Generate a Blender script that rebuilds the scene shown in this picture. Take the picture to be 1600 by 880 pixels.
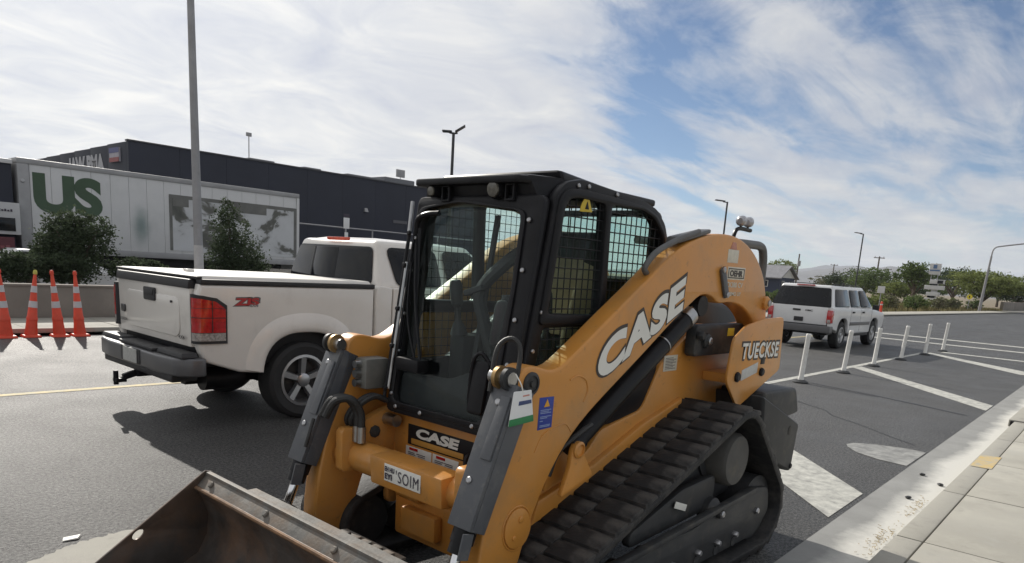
import bpy, bmesh, math, random
from mathutils import Vector, Matrix, noise
random.seed(11)
rad = math.radians
for o in list(bpy.data.objects):
    bpy.data.objects.remove(o)
sc = bpy.context.scene
COL = sc.collection

# ---------------------------------------------------------------- camera
cd = bpy.data.cameras.new('camera')
cam = bpy.data.objects.new('camera', cd)
COL.objects.link(cam)
cx, cu, cb = Vector((.67255, -.73726, .06425)), Vector((.10186, .17822, .97870)), Vector((-.73301, -.65168, .19496))
mw = Matrix((cx, cu, cb)).transposed().to_4x4()
mw.translation = (0, 0, 1.73)
cam.matrix_world = mw
cd.sensor_fit = 'HORIZONTAL'
cd.sensor_width = 36
cd.lens = 25.258
cd.shift_y = 0.125
cd.clip_start = .05
cd.clip_end = 12000
sc.camera = cam
sc.render.resolution_x, sc.render.resolution_y = 1024, 563

# ---------------------------------------------------------------- sky, sun, exposure
SUN_AZ = (.24, .97)           # horizontal direction towards the sun
SUN_EL = 32.5
world = bpy.data.worlds.new('World')
sc.world = world
world.use_nodes = True
N, Lk = world.node_tree.nodes, world.node_tree.links
N.clear()
def wn(t, **k):
    n = N.new(t)
    for a, b in k.items():
        if a in n.inputs.keys():
            n.inputs[a].default_value = b
        else:
            setattr(n, a, b)
    return n
def wmath(op, a, b=None, clamp=False):
    n = N.new('ShaderNodeMath'); n.operation = op; n.use_clamp = clamp
    for i, v in enumerate((a, b)):
        if v is None: continue
        if isinstance(v, (int, float)): n.inputs[i].default_value = v
        else: Lk.new(v, n.inputs[i])
    return n.outputs[0]
def wramp(fac, stops):
    n = N.new('ShaderNodeValToRGB'); Lk.new(fac, n.inputs[0])
    e = n.color_ramp.elements
    while len(e) < len(stops): e.new(.5)
    for i, (p, c) in enumerate(stops):
        e[i].position = p
        e[i].color = (*c, 1) if not isinstance(c, (int, float)) else (c, c, c, 1)
    return n.outputs[0]
sky = wn('ShaderNodeTexSky', sky_type='NISHITA', sun_disc=False, sun_elevation=rad(SUN_EL),
         sun_rotation=math.atan2(SUN_AZ[0], SUN_AZ[1]), altitude=2200, air_density=1.0, dust_density=.12, ozone_density=2.2)
tc = N.new('ShaderNodeTexCoord')
sep = N.new('ShaderNodeSeparateXYZ'); Lk.new(tc.outputs['Generated'], sep.inputs[0])
zc = wmath('ADD', wmath('MAXIMUM', sep.outputs[2], 0.0), .13)
inv = wmath('DIVIDE', 1.0, zc)
flat = N.new('ShaderNodeVectorMath'); flat.operation = 'SCALE'
Lk.new(tc.outputs['Generated'], flat.inputs[0]); Lk.new(inv, flat.inputs['Scale'])
def cloud_noise(scale, rotz, stretch, loc, detail, rough, dist):
    mp = N.new('ShaderNodeMapping'); Lk.new(flat.outputs[0], mp.inputs[0])
    mp.inputs['Rotation'].default_value = (0, 0, rad(rotz)); mp.inputs['Scale'].default_value = (stretch, 1, 0.0)
    mp.inputs['Location'].default_value = loc
    n = wn('ShaderNodeTexNoise', Scale=scale, Detail=detail, Roughness=rough, Distortion=dist)
    Lk.new(mp.outputs[0], n.inputs['Vector'])
    return n.outputs[0]
n_big = cloud_noise(.50, 20, .6, (0.7, 1.7, 0), 4, .55, .4)
n_str = cloud_noise(.95, -62, .22, (11.3, 2.2, 0), 8, .58, .7)
n_fine = cloud_noise(3.0, -50, .45, (1.2, 9.4, 0), 9, .62, .6)
n_puff = cloud_noise(2.6, 10, .8, (5.2, 3.1, 0), 9, .62, .8)
# a closed sheet of cloud on the sunward side, broken streaks on the other
side = wmath('ADD', wmath('MULTIPLY', sep.outputs[0], -.673), wmath('MULTIPLY', sep.outputs[1], .737))
bank = wmath('MULTIPLY', wmath('SUBTRACT', side, -.16), 4.2, True)
cov = wmath('ADD', wmath('ADD', wmath('MULTIPLY', n_big, .30), wmath('MULTIPLY', n_str, .58)), wmath('MULTIPLY', n_fine, .34))
cov = wmath('ADD', cov, wmath('MULTIPLY', bank, .20))
low = wmath('MULTIPLY', wmath('SUBTRACT', .20, sep.outputs[2]), 6.0, True)      # thinner cloud low over the hills
cov = wmath('SUBTRACT', cov, wmath('MULTIPLY', low, .045))
mask = wramp(cov, [(.520, 0.0), (.560, .30), (.605, .74), (.69, .98)])
shade = wmath('ADD', wmath('MULTIPLY', n_puff, .62), wmath('MULTIPLY', n_big, .38))
ccol = wramp(shade, [(.34, (5.1, 5.3, 5.9)), (.47, (6.2, 6.3, 6.5)), (.62, (7.7, 7.6, 7.3))])
sund = Vector((SUN_AZ[0]*math.cos(rad(SUN_EL)), SUN_AZ[1]*math.cos(rad(SUN_EL)), math.sin(rad(SUN_EL)))).normalized()
dt = N.new('ShaderNodeVectorMath'); dt.operation = 'DOT_PRODUCT'
Lk.new(tc.outputs['Generated'], dt.inputs[0]); dt.inputs[1].default_value = sund
glow = wmath('ADD', wmath('MULTIPLY', wmath('POWER', wmath('MAXIMUM', dt.outputs['Value'], 0.0), 5.0), .42), .88)
cb2 = N.new('ShaderNodeVectorMath'); cb2.operation = 'SCALE'
Lk.new(ccol, cb2.inputs[0]); Lk.new(glow, cb2.inputs['Scale'])
mix = N.new('ShaderNodeMix'); mix.data_type = 'RGBA'
sk = N.new('ShaderNodeVectorMath'); sk.operation = 'SCALE'; Lk.new(sky.outputs[0], sk.inputs[0]); sk.inputs['Scale'].default_value = .74
Lk.new(mask, mix.inputs['Factor']); Lk.new(sk.outputs[0], mix.inputs['A']); Lk.new(cb2.outputs[0], mix.inputs['B'])
bg = wn('ShaderNodeBackground', Strength=.105)
Lk.new(mix.outputs['Result'], bg.inputs[0])
wo = N.new('ShaderNodeOutputWorld'); Lk.new(bg.outputs[0], wo.inputs[0])

sd = bpy.data.lights.new('sun', 'SUN')
sd.energy = 4.4
sd.angle = rad(.6)
sd.color = (1, .95, .87)
sun = bpy.data.objects.new('sun', sd)
COL.objects.link(sun)
sun.rotation_mode = 'QUATERNION'
sun.rotation_quaternion = sund.to_track_quat('Z', 'Y')
sun.location = (8, 30, 20)
sc.view_settings.view_transform = 'Standard'
sc.view_settings.look = 'None'
sc.view_settings.exposure = .12
sc.view_settings.gamma = 1
sc.view_settings.use_curve_mapping = False

# ---------------------------------------------------------------- materials
MATS = {}
def M(name, col, rough=.5, metal=0.0, var=.10, vs=4.0, bump=0.0, bs=80.0, dirt=None, dirt_amt=.0, ds=2.0, coat=0.0, spec=.5, rvar=.0, det=6):
    if name in MATS: return MATS[name]
    m = bpy.data.materials.new(name); m.use_nodes = True
    nt = m.node_tree; n = nt.nodes; l = nt.links
    b = n['Principled BSDF']
    b.inputs['Roughness'].default_value = rough
    b.inputs['Metallic'].default_value = metal
    b.inputs['Specular IOR Level'].default_value = spec
    b.inputs['Coat Weight'].default_value = coat
    b.inputs['Coat Roughness'].default_value = .08
    t = n.new('ShaderNodeTexCoord')
    nz = n.new('ShaderNodeTexNoise'); nz.inputs['Scale'].default_value = vs; nz.inputs['Detail'].default_value = det; nz.inputs['Roughness'].default_value = .6
    l.new(t.outputs['Object'], nz.inputs['Vector'])
    rp = n.new('ShaderNodeValToRGB'); l.new(nz.outputs[0], rp.inputs[0])
    e = rp.color_ramp.elements
    e[0].position, e[1].position = .3, .7
    e[0].color = (*[max(0, c*(1-var)) for c in col], 1); e[1].color = (*[min(1, c*(1+var)) for c in col], 1)
    out = rp.outputs[0]
    if dirt:
        nd = n.new('ShaderNodeTexNoise'); nd.inputs['Scale'].default_value = ds; nd.inputs['Detail'].default_value = 9; nd.inputs['Roughness'].default_value = .68
        l.new(t.outputs['Object'], nd.inputs['Vector'])
        rd = n.new('ShaderNodeValToRGB'); l.new(nd.outputs[0], rd.inputs[0])
        rd.color_ramp.elements[0].position = .62 - dirt_amt*.3; rd.color_ramp.elements[1].position = .80 - dirt_amt*.2
        rd.color_ramp.elements[1].color = (dirt_amt, dirt_amt, dirt_amt, 1) if dirt_amt < 1 else (1, 1, 1, 1)
        mx = n.new('ShaderNodeMix'); mx.data_type = 'RGBA'
        l.new(rd.outputs[0], mx.inputs['Factor']); l.new(out, mx.inputs['A']); mx.inputs['B'].default_value = (*dirt, 1)
        out = mx.outputs['Result']
    l.new(out, b.inputs['Base Color'])
    if rvar:
        mr = n.new('ShaderNodeMapRange'); l.new(nz.outputs[0], mr.inputs[0])
        mr.inputs[1].default_value, mr.inputs[2].default_value = .3, .7
        mr.inputs[3].default_value, mr.inputs[4].default_value = max(.02, rough-rvar), min(1, rough+rvar)
        l.new(mr.outputs[0], b.inputs['Roughness'])
    if bump:
        nb = n.new('ShaderNodeTexNoise'); nb.inputs['Scale'].default_value = bs; nb.inputs['Detail'].default_value = 4
        l.new(t.outputs['Object'], nb.inputs['Vector'])
        bp = n.new('ShaderNodeBump'); bp.inputs['Strength'].default_value = bump; bp.inputs['Distance'].default_value = .01
        l.new(nb.outputs[0], bp.inputs['Height']); l.new(bp.outputs[0], b.inputs['Normal'])
    MATS[name] = m
    return m
def glass(name, tint, ior=1.5, extra=0.0):
    m = bpy.data.materials.new(name); m.use_nodes = True
    nt = m.node_tree; n = nt.nodes; l = nt.links; n.clear()
    o = n.new('ShaderNodeOutputMaterial'); tr = n.new('ShaderNodeBsdfTransparent'); gl = n.new('ShaderNodeBsdfGlossy')
    tr.inputs[0].default_value = (*tint, 1); gl.inputs['Roughness'].default_value = .02
    fr = n.new('ShaderNodeLayerWeight'); fr.inputs[0].default_value = .5
    pw = n.new('ShaderNodeMath'); pw.operation = 'POWER'; l.new(fr.outputs['Facing'], pw.inputs[0]); pw.inputs[1].default_value = 5.0
    ad = n.new('ShaderNodeMath'); ad.operation = 'MULTIPLY_ADD'; ad.use_clamp = True; l.new(pw.outputs[0], ad.inputs[0]); ad.inputs[1].default_value = .6; ad.inputs[2].default_value = .014+extra
    mx = n.new('ShaderNodeMixShader'); l.new(ad.outputs[0], mx.inputs[0]); l.new(tr.outputs[0], mx.inputs[1]); l.new(gl.outputs[0], mx.inputs[2])
    l.new(mx.outputs[0], o.inputs[0])
    MATS[name] = m
    return m

TAN = M('loader_tan_paint', (.58, .252, .048), .38, var=.07, vs=2.5, dirt=(.30, .19, .09), dirt_amt=.45, ds=3.2, rvar=.1, coat=.15)
def grime(m, col, scale, lo, hi, amt, stretch=(1, 1, 1)):
    """one more layer of dust, specks or scuffs over a paint"""
    nt = m.node_tree; n = nt.nodes; l = nt.links; b = n['Principled BSDF']
    src = b.inputs['Base Color'].links[0].from_socket
    t = n.new('ShaderNodeTexCoord'); mp = n.new('ShaderNodeMapping'); l.new(t.outputs['Object'], mp.inputs[0]); mp.inputs['Scale'].default_value = stretch
    nz = n.new('ShaderNodeTexNoise'); nz.inputs['Scale'].default_value = scale; nz.inputs['Detail'].default_value = 10; nz.inputs['Roughness'].default_value = .72
    l.new(mp.outputs[0], nz.inputs['Vector'])
    mr = n.new('ShaderNodeMapRange'); l.new(nz.outputs[0], mr.inputs[0])
    mr.inputs[1].default_value, mr.inputs[2].default_value, mr.inputs[3].default_value, mr.inputs[4].default_value = lo, hi, 0, amt
    mx = n.new('ShaderNodeMix'); mx.data_type = 'RGBA'; l.new(mr.outputs[0], mx.inputs['Factor']); l.new(src, mx.inputs['A']); mx.inputs['B'].default_value = (*col, 1)
    l.new(mx.outputs['Result'], b.inputs['Base Color'])
    return m
grime(TAN, (.10, .07, .04), 16, .60, .72, .55)
grime(TAN, (.48, .31, .15), 1.4, .50, .72, .35, (1, 1, .5))
grime(TAN, (.16, .10, .05), 5, .62, .74, .5, (1, 1, .12))
BLACK = M('black_paint', (.011, .011, .013), .40, var=.25, vs=7, dirt=(.07, .065, .06), dirt_amt=.2, ds=4, spec=.22)
GUARD = M('grey_guard_paint', (.085, .09, .10), .45, var=.10, vs=6, dirt=(.25, .24, .22), dirt_amt=.3, ds=9)
DARKGREY = M('dark_grey_cast', (.036, .037, .039), .55, var=.2, vs=5, dirt=(.11, .10, .08), dirt_amt=.35, ds=5, spec=.35)
RUBBER = M('track_rubber', (.016, .016, .017), .66, var=.3, vs=12, bump=.3, bs=45, dirt=(.11, .10, .09), dirt_amt=.5, ds=5, spec=.4)
TYRE = M('tyre_rubber', (.02, .02, .021), .75, var=.2, vs=12)
STEEL = M('bare_steel', (.42, .42, .42), .35, 1.0, var=.15, vs=12)
grime(RUBBER, (.10, .092, .08), 7, .52, .74, .5)
grime(GUARD, (.20, .19, .18), 22, .60, .70, .6)
grime(DARKGREY, (.15, .13, .10), 9, .55, .75, .5)
CHROME = M('chrome_rod', (.75, .75, .76), .12, 1.0, var=.03)
BRASS = M('brass_bush', (.42, .28, .13), .45, .8, var=.2, vs=12)
WHITE = M('white_print', (.74, .73, .68), .55, var=.04)
OUTL = M('outline_print', (.05, .04, .035), .55, var=.05)
HOSE = M('hydraulic_hose', (.02, .02, .02), .5, var=.2, bump=.3, bs=200)
CABGLASS = glass('cab_glass', (.92, .96, .95), 1.45)
SIDEGLASS = glass('cab_side_glass', (.84, .92, .89), 1.45)
DGLASS = M('dark_vehicle_glass', (.008, .009, .011), .05, var=.2, spec=.3)
WPAINT = M('white_car_paint', (.75, .715, .665), .34, var=.03, vs=2, coat=.7, dirt=(.50, .47, .43), dirt_amt=.25, ds=1.5)
WPAINT2 = M('white_suv_paint', (.72, .72, .72), .34, var=.03, vs=2, coat=.6)
BPLASTIC = M('black_plastic', (.022, .022, .024), .55, var=.15)
grime(WPAINT, (.42, .39, .35), 2.5, .54, .75, .4, (1, 1, .6))
REDLENS = M('red_lens', (.46, .012, .016), .12, var=.25, vs=25, spec=.8, coat=.6)
CLEARLENS = M('clear_lens', (.34, .31, .29), .12, var=.5, vs=40, spec=.8)
ALLOY = M('alloy_rim', (.45, .45, .46), .3, .9, var=.08)
BUMPERG = M('bumper_grey', (.12, .12, .125), .35, .3, var=.08)

# ---------------------------------------------------------------- mesh helpers
ORG = {}
def org(p):
    return ORG.get(p.name, Vector((0, 0, 0))) if p is not None else Vector((0, 0, 0))
def link(o, parent=None):
    COL.objects.link(o)
    if parent is not None:
        o.parent = parent
        ORG[o.name] = org(parent)
    return o
def thing(name, label, cat, loc=(0, 0, 0), group=None):
    o = bpy.data.objects.new(name, None); COL.objects.link(o); o.location = loc; o.empty_display_size = .1
    ORG[o.name] = Vector(loc); tag(o, label, cat, group)
    return o
def tag(o, label, cat, group=None):
    o['label'] = label; o['category'] = cat
    if group: o['group'] = group
    return o
def finish(me, mat, smooth=35):
    me.materials.clear(); me.materials.append(mat)
    if smooth:
        me.polygons.foreach_set('use_smooth', [True]*len(me.polygons))
        try: me.set_sharp_from_angle(angle=rad(smooth))
        except Exception: pass
    me.update()
class MB:
    def __init__(s): s.v = []; s.f = []
    def add(s, vs, fs):
        b = len(s.v); s.v += [Vector(p) for p in vs]; s.f += [[b+i for i in f] for f in fs]; return s
    def hex8(s, c):       # 8 corners: bottom 4 (ccw), top 4
        return s.add(c, [(3, 2, 1, 0), (4, 5, 6, 7), (0, 1, 5, 4), (1, 2, 6, 5), (2, 3, 7, 6), (3, 0, 4, 7)])
    def box(s, x0, x1, y0, y1, z0, z1):
        return s.hex8([(x0, y0, z0), (x1, y0, z0), (x1, y1, z0), (x0, y1, z0), (x0, y0, z1), (x1, y0, z1), (x1, y1, z1), (x0, y1, z1)])
    def bar(s, a, b, w, h, up=(0, 0, 1)):
        a, b = Vector(a), Vector(b); d = (b-a).normalized(); u = Vector(up)
        if abs(d.dot(u)) > .98: u = Vector((1, 0, 0))
        sx = d.cross(u).normalized()*w/2; sy = sx.cross(d).normalized()*h/2
        return s.hex8([a-sx-sy, a+sx-sy, b+sx-sy, b-sx-sy, a-sx+sy, a+sx+sy, b+sx+sy, b-sx+sy])
    def cyl(s, a, b, r, r2=None, n=20, caps=True):
        a, b = Vector(a), Vector(b); r2 = r if r2 is None else r2
        d = (b-a).normalized(); u = d.orthogonal().normalized(); w = d.cross(u)
        vs = []
        for p, q in ((a, r), (b, r2)):
            for i in range(n):
                t = 2*math.pi*i/n; vs.append(p+(u*math.cos(t)+w*math.sin(t))*q)
        fs = [(i, (i+1) % n, n+(i+1) % n, n+i) for i in range(n)]
        if caps: fs += [tuple(range(n-1, -1, -1)), tuple(range(n, 2*n))]
        return s.add(vs, fs)
    def lathe(s, c, axis, prof, n=28, closed=False):   # prof: (radius, height along axis)
        c = Vector(c); d = Vector(axis).normalized(); u = d.orthogonal().normalized(); w = d.cross(u)
        vs = [c+d*h+(u*math.cos(2*math.pi*i/n)+w*math.sin(2*math.pi*i/n))*r for r, h in prof for i in range(n)]
        m = len(prof); fs = []
        for k in range(m if closed else m-1):
            k2 = (k+1) % m
            fs += [(k*n+i, k*n+(i+1) % n, k2*n+(i+1) % n, k2*n+i) for i in range(n)]
        if not closed:
            fs += [tuple(range(n-1, -1, -1)), tuple(range((m-1)*n, m*n))]
        return s.add(vs, fs)
    def tube(s, pts, r, n=8, sub=6):
        P = [Vector(p) for p in pts]
        if len(P) > 2 and sub > 1:
            Q = [P[0]+(P[0]-P[1])]+P+[P[-1]+(P[-1]-P[-2])]; out = []
            for i in range(1, len(Q)-2):
                for k in range(sub):
                    t = k/sub; a, b, c, d = Q[i-1], Q[i], Q[i+1], Q[i+2]
                    out.append(.5*((2*b)+(-a+c)*t+(2*a-5*b+4*c-d)*t*t+(-a+3*b-3*c+d)*t**3))
            P = out+[P[-1]]
        u = (P[1]-P[0]).orthogonal().normalized(); vs = []
        for i, p in enumerate(P):
            d = (P[min(i+1, len(P)-1)]-P[max(i-1, 0)]).normalized()
            u = (u-d*u.dot(d)).normalized(); w = d.cross(u)
            rr = r[i*(len(r)-1)//(len(P)-1)] if isinstance(r, (list, tuple)) else r
            vs += [p+(u*math.cos(2*math.pi*k/n)+w*math.sin(2*math.pi*k/n))*rr for k in range(n)]
        m = len(P)
        fs = [(i*n+k, i*n+(k+1) % n, (i+1)*n+(k+1) % n, (i+1)*n+k) for i in range(m-1) for k in range(n)]
        fs += [tuple(range(n-1, -1, -1)), tuple(range((m-1)*n, m*n))]
        return s.add(vs, fs)
    def ball(s, c, r, n=10):
        m = n//2
        prof = [(max(1e-4, r*math.sin(math.pi*k/m)), -r*math.cos(math.pi*k/m)) for k in range(m+1)]
        return s.lathe(c, (0, 0, 1), prof, n)
    def build(s, name, mat, parent=None, bevel=0.0, smooth=35, seg=2):
        o0 = org(parent)
        me = bpy.data.meshes.new(name); me.from_pydata([v-o0 for v in s.v], [], s.f)
        bm = bmesh.new(); bm.from_mesh(me)
        bmesh.ops.recalc_face_normals(bm, faces=bm.faces)
        if bevel:
            ed = [e for e in bm.edges if len(e.link_faces) == 2 and e.calc_face_angle(0) > rad(28)]
            bmesh.ops.bevel(bm, geom=ed, offset=bevel, segments=seg, profile=.6, affect='EDGES', clamp_overlap=True)
        bm.to_mesh(me); bm.free()
        finish(me, mat, smooth)
        return link(bpy.data.objects.new(name, me), parent)
def frame(o, u, v):
    o, u, v = Vector(o), Vector(u), Vector(v); w = u.cross(v).normalized()
    m = Matrix((u, v, w)).transposed().to_4x4(); m.translation = o
    return m
def XZ(y): return frame((0, y, 0), (1, 0, 0), (0, 0, 1))      # w points to -y
def YZ(x): return frame((x, 0, 0), (0, 1, 0), (0, 0, 1))      # w points to +x
def XY(z): return frame((0, 0, z), (1, 0, 0), (0, 1, 0))
def curve_mesh(cu, mtx, o0):
    ob = bpy.data.objects.new('tmp', cu)
    me = bpy.data.meshes.new_from_object(ob)
    bpy.data.objects.remove(ob); bpy.data.curves.remove(cu)
    m2 = mtx.copy(); m2.translation = m2.translation-o0
    me.transform(m2)
    bm = bmesh.new(); bm.from_mesh(me)
    bmesh.ops.remove_doubles(bm, verts=bm.verts, dist=1e-5)
    bmesh.ops.recalc_face_normals(bm, faces=bm.faces)
    bm.to_mesh(me); bm.free()
    return me
def plate(name, mat, outline, mtx, t, parent=None, holes=(), bevel=.004, smooth=35, res=1):
    cu = bpy.data.curves.new('p', 'CURVE'); cu.dimensions = '2D'; cu.fill_mode = 'BOTH'
    for pl in [outline]+list(holes):
        sp = cu.splines.new('POLY'); sp.points.add(len(pl)-1); sp.use_cyclic_u = True
        for q, (a, b) in zip(sp.points, pl): q.co = (a, b, 0, 1)
    bevel = min(bevel, t*.45)
    cu.extrude = t/2-bevel; cu.bevel_depth = bevel; cu.bevel_resolution = res; cu.offset = -bevel
    me = curve_mesh(cu, mtx, org(parent)); me.name = name
    finish(me, mat, smooth)
    return link(bpy.data.objects.new(name, me), parent)
def text(name, s, mtx, w, h, mat, parent=None, offset=.02, depth=.001, shear=0.0, space=1.0):
    cu = bpy.data.curves.new('t', 'FONT'); cu.body = s; cu.size = 1; cu.offset = offset; cu.fill_mode = 'BOTH'
    cu.space_character = space; cu.shear = shear; cu.resolution_u = 6
    me = curve_mesh(cu, Matrix(), Vector((0, 0, 0))); me.name = name
    xs = [v.co.x for v in me.vertices]; ys = [v.co.y for v in me.vertices]
    x0, x1, y0, y1 = min(xs), max(xs), min(ys), max(ys)
    o0 = org(parent)
    for v in me.vertices:
        v.co = mtx @ Vector(((v.co.x-x0)/(x1-x0)*w, (v.co.y-y0)/(y1-y0)*h, depth))-o0
    finish(me, mat, 0)
    return link(bpy.data.objects.new(name, me), parent)
def rrect(x0, x1, y0, y1, r, n=4):
    out = []
    for (cx_, cy_, a0) in ((x1-r, y1-r, 0), (x0+r, y1-r, 90), (x0+r, y0+r, 180), (x1-r, y0+r, 270)):
        for k in range(n+1):
            a = rad(a0+90*k/n); out.append((cx_+r*math.cos(a), cy_+r*math.sin(a)))
    return out
def rpoly(pts, r, n=3):
    """polygon with rounded corners"""
    out = []; m = len(pts)
    for i in range(m):
        p, a, b = Vector(pts[i]), Vector(pts[i-1]), Vector(pts[(i+1) % m])
        da, db = (a-p), (b-p); k = min(r, da.length*.45, db.length*.45)
        A, B = p+da.normalized()*k, p+db.normalized()*k
        for j in range(n+1):
            t = j/n; q = A*(1-t)**2+p*2*t*(1-t)+B*t*t; out.append((q.x, q.y))
    return out
def quad_panel(name, mat, c4, parent, t=.008, rnd=.06, out=.002, bevel=.002, inset=0.0):
    """rounded panel on the plane of 4 world corners (bl, br, tr, tl), set proud along the outward normal (u x v)"""
    c = [Vector(p) for p in c4]; o = c[0]; u = (c[1]-c[0]).normalized(); nrm = u.cross(c[3]-c[0]).normalized(); v = nrm.cross(u)
    pts = [((p-o).dot(u), (p-o).dot(v)) for p in c]
    return plate(name, mat, rpoly(pts, rnd), frame(o+nrm*out, u, v), t, parent, bevel=bevel)
def copy_tree(src, loc, label=None, rotz=0.0, scale=None):
    r = src.copy(); COL.objects.link(r); r.location = loc; r.rotation_euler.z = rotz
    if scale: r.scale = (scale,)*3
    if label: r['label'] = label
    for ch in list(src.children):
        c = ch.copy(); COL.objects.link(c); c.parent = r
        for g in list(ch.children):
            d = g.copy(); COL.objects.link(d); d.parent = c
    return r
def wheel(parent, c, r, wdt, side, rim_r, spokes=5):
    """wheel with its axle along y; side = -1: outer face towards -y"""
    c = Vector(c); ax = Vector((0, side, 0)); h = wdt/2
    hub = MB().lathe(c, ax, [(.07, h*.2), (.07, h*.86), (.05, h*.92), (.001, h*.92)], 18).build('wheel', ALLOY, parent)
    s = .035
    MB().lathe(c, ax, [(rim_r, -h*.9), (r-.05, -h), (r-.012, -h*.82), (r, -h*.55), (r, h*.55), (r-.012, h*.82), (r-.05, h), (rim_r, h*.9), (rim_r-.01, h*.7), (rim_r-.01, -h*.7)], 40, closed=True).build('tyre', TYRE, hub)
    m = MB().lathe(c, ax, [(rim_r-.002, h*.93), (rim_r-.03, h*.95), (rim_r-.045, h*.7), (rim_r-.06, -h*.6), (rim_r-.012, -h*.6), (rim_r-.012, h*.8)], 36, closed=True)
    for k in range(spokes):
        a = 2*math.pi*k/spokes+.3; dr = Vector((math.cos(a), 0, math.sin(a))); tn = Vector((-math.sin(a), 0, math.cos(a)))
        p0, p1 = c+dr*.05+ax*h*.62, c+dr*(rim_r-.03)+ax*h*.74
        for sg in (0,):
            w0, w1 = .035, .045
            m.hex8([p0-tn*w0-ax*.03, p0+tn*w0-ax*.03, p1+tn*w1-ax*.03, p1-tn*w1-ax*.03, p0-tn*w0*.7+ax*.012, p0+tn*w0*.7+ax*.012, p1+tn*w1*.7+ax*.012, p1-tn*w1*.7+ax*.012])
    m.build('rim', ALLOY, hub)
    MB().lathe(c, ax, [(rim_r-.05, -h*.5), (rim_r-.05, h*.1), (.001, h*.1)], 24).build('brake_disc', DARKGREY, hub)
    return hub
# ================================================================ the setting
def structure(o): o['kind'] = 'structure'; return o
SOIL = M('dry_soil', (.20, .15, .105), .9, var=.35, vs=.35, bump=.4, bs=8, dirt=(.10, .11, .045), dirt_amt=.7, ds=.15)
def asphalt_mat(name, c, tyre=True):
    m = bpy.data.materials.new(name); m.use_nodes = True
    nt = m.node_tree; n = nt.nodes; l = nt.links; b = n['Principled BSDF']
    t = n.new('ShaderNodeTexCoord')
    def nz(s, d, r, st=None):
        x = n.new('ShaderNodeTexNoise'); x.inputs['Scale'].default_value = s; x.inputs['Detail'].default_value = d; x.inputs['Roughness'].default_value = r
        if st:
            mp = n.new('ShaderNodeMapping'); mp.inputs['Scale'].default_value = st; l.new(t.outputs['Object'], mp.inputs[0]); l.new(mp.outputs[0], x.inputs['Vector'])
        else: l.new(t.outputs['Object'], x.inputs['Vector'])
        return x.outputs[0]
    def ramp(f, p0, c0, p1, c1):
        r = n.new('ShaderNodeValToRGB'); l.new(f, r.inputs[0]); e = r.color_ramp.elements
        e[0].position, e[1].position = p0, p1; e[0].color = (c0, c0, c0, 1); e[1].color = (c1, c1, c1, 1); return r.outputs[0]
    def mul(a, b_):
        x = n.new('ShaderNodeMix'); x.data_type = 'RGBA'; x.blend_type = 'MULTIPLY'; x.inputs['Factor'].default_value = 1
        l.new(a, x.inputs['A']); l.new(b_, x.inputs['B']); return x.outputs['Result']
    big = ramp(nz(.35, 6, .6), .3, .78, .7, 1.2)
    lanes = ramp(nz(.9, 5, .6, (.12, 1, 1)), .3, .82, .72, 1.22)      # wear drawn out along the wheel paths
    grit = ramp(nz(42, 5, .85), .45, .18, .58, 2.7)
    spots = ramp(nz(1.7, 9, .75), .56, 1.0, .70, .50)
    col = n.new('ShaderNodeRGB'); col.outputs[0].default_value = (*c, 1)
    out = mul(mul(mul(mul(col.outputs[0], big), lanes), grit), spots)
    l.new(out, b.inputs['Base Color'])
    b.inputs['Specular IOR Level'].default_value = .62
    l.new(ramp(nz(1.1, 6, .6), .3, .46, .7, .62), b.inputs['Roughness'])
    bp = n.new('ShaderNodeBump'); bp.inputs['Strength'].default_value = 1.0; bp.inputs['Distance'].default_value = .035
    l.new(nz(34, 5, .8), bp.inputs['Height']); l.new(bp.outputs[0], b.inputs['Normal'])
    MATS[name] = m
    return m
ASPH = asphalt_mat('asphalt', (.046, .045, .043))
LOT = asphalt_mat('lot_asphalt', (.05, .05, .052))
CONC = M('concrete_slab', (.36, .345, .30), .85, var=.12, vs=1.3, bump=.25, bs=160, dirt=(.24, .23, .20), dirt_amt=.6, ds=2.2)
CURBM = M('curb_concrete', (.36, .345, .30), .85, var=.18, vs=3, bump=.3, bs=120, dirt=(.22, .21, .19), dirt_amt=.6, ds=3)
PAINT = M('road_paint_white', (.50, .495, .45), .75, var=.10, vs=3, dirt=(.20, .20, .19), dirt_amt=.75, ds=9, bump=.3, bs=140)
YPAINT = M('road_paint_yellow', (.55, .44, .20), .75, var=.15, vs=6, dirt=(.30, .28, .22), dirt_amt=.8, ds=8)

structure(MB().add([(-4000, -4000, -.03), (9000, -4000, -.03), (9000, 9000, -.03), (-4000, 9000, -.03)], [(0, 1, 2, 3)]).build('ground', SOIL))
AL = .0294
def cf(s, t, z=0.0):          # frame of the near kerb: s along it, t towards the road
    return (5.07+s*math.cos(AL)-t*math.sin(AL), 1.573+s*math.sin(AL)+t*math.cos(AL), z)
road = structure(MB().add([cf(-60, 0), cf(260, 0), (266, 14.62, 0), (-60, 14.62, 0)], [(0, 1, 2, 3)]).build('road', ASPH))
def sheet(name, pts, mat, parent, z):
    return MB().add([(p[0], p[1], z) for p in pts], [tuple(range(len(pts)))]).build(name, mat, parent)
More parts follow.
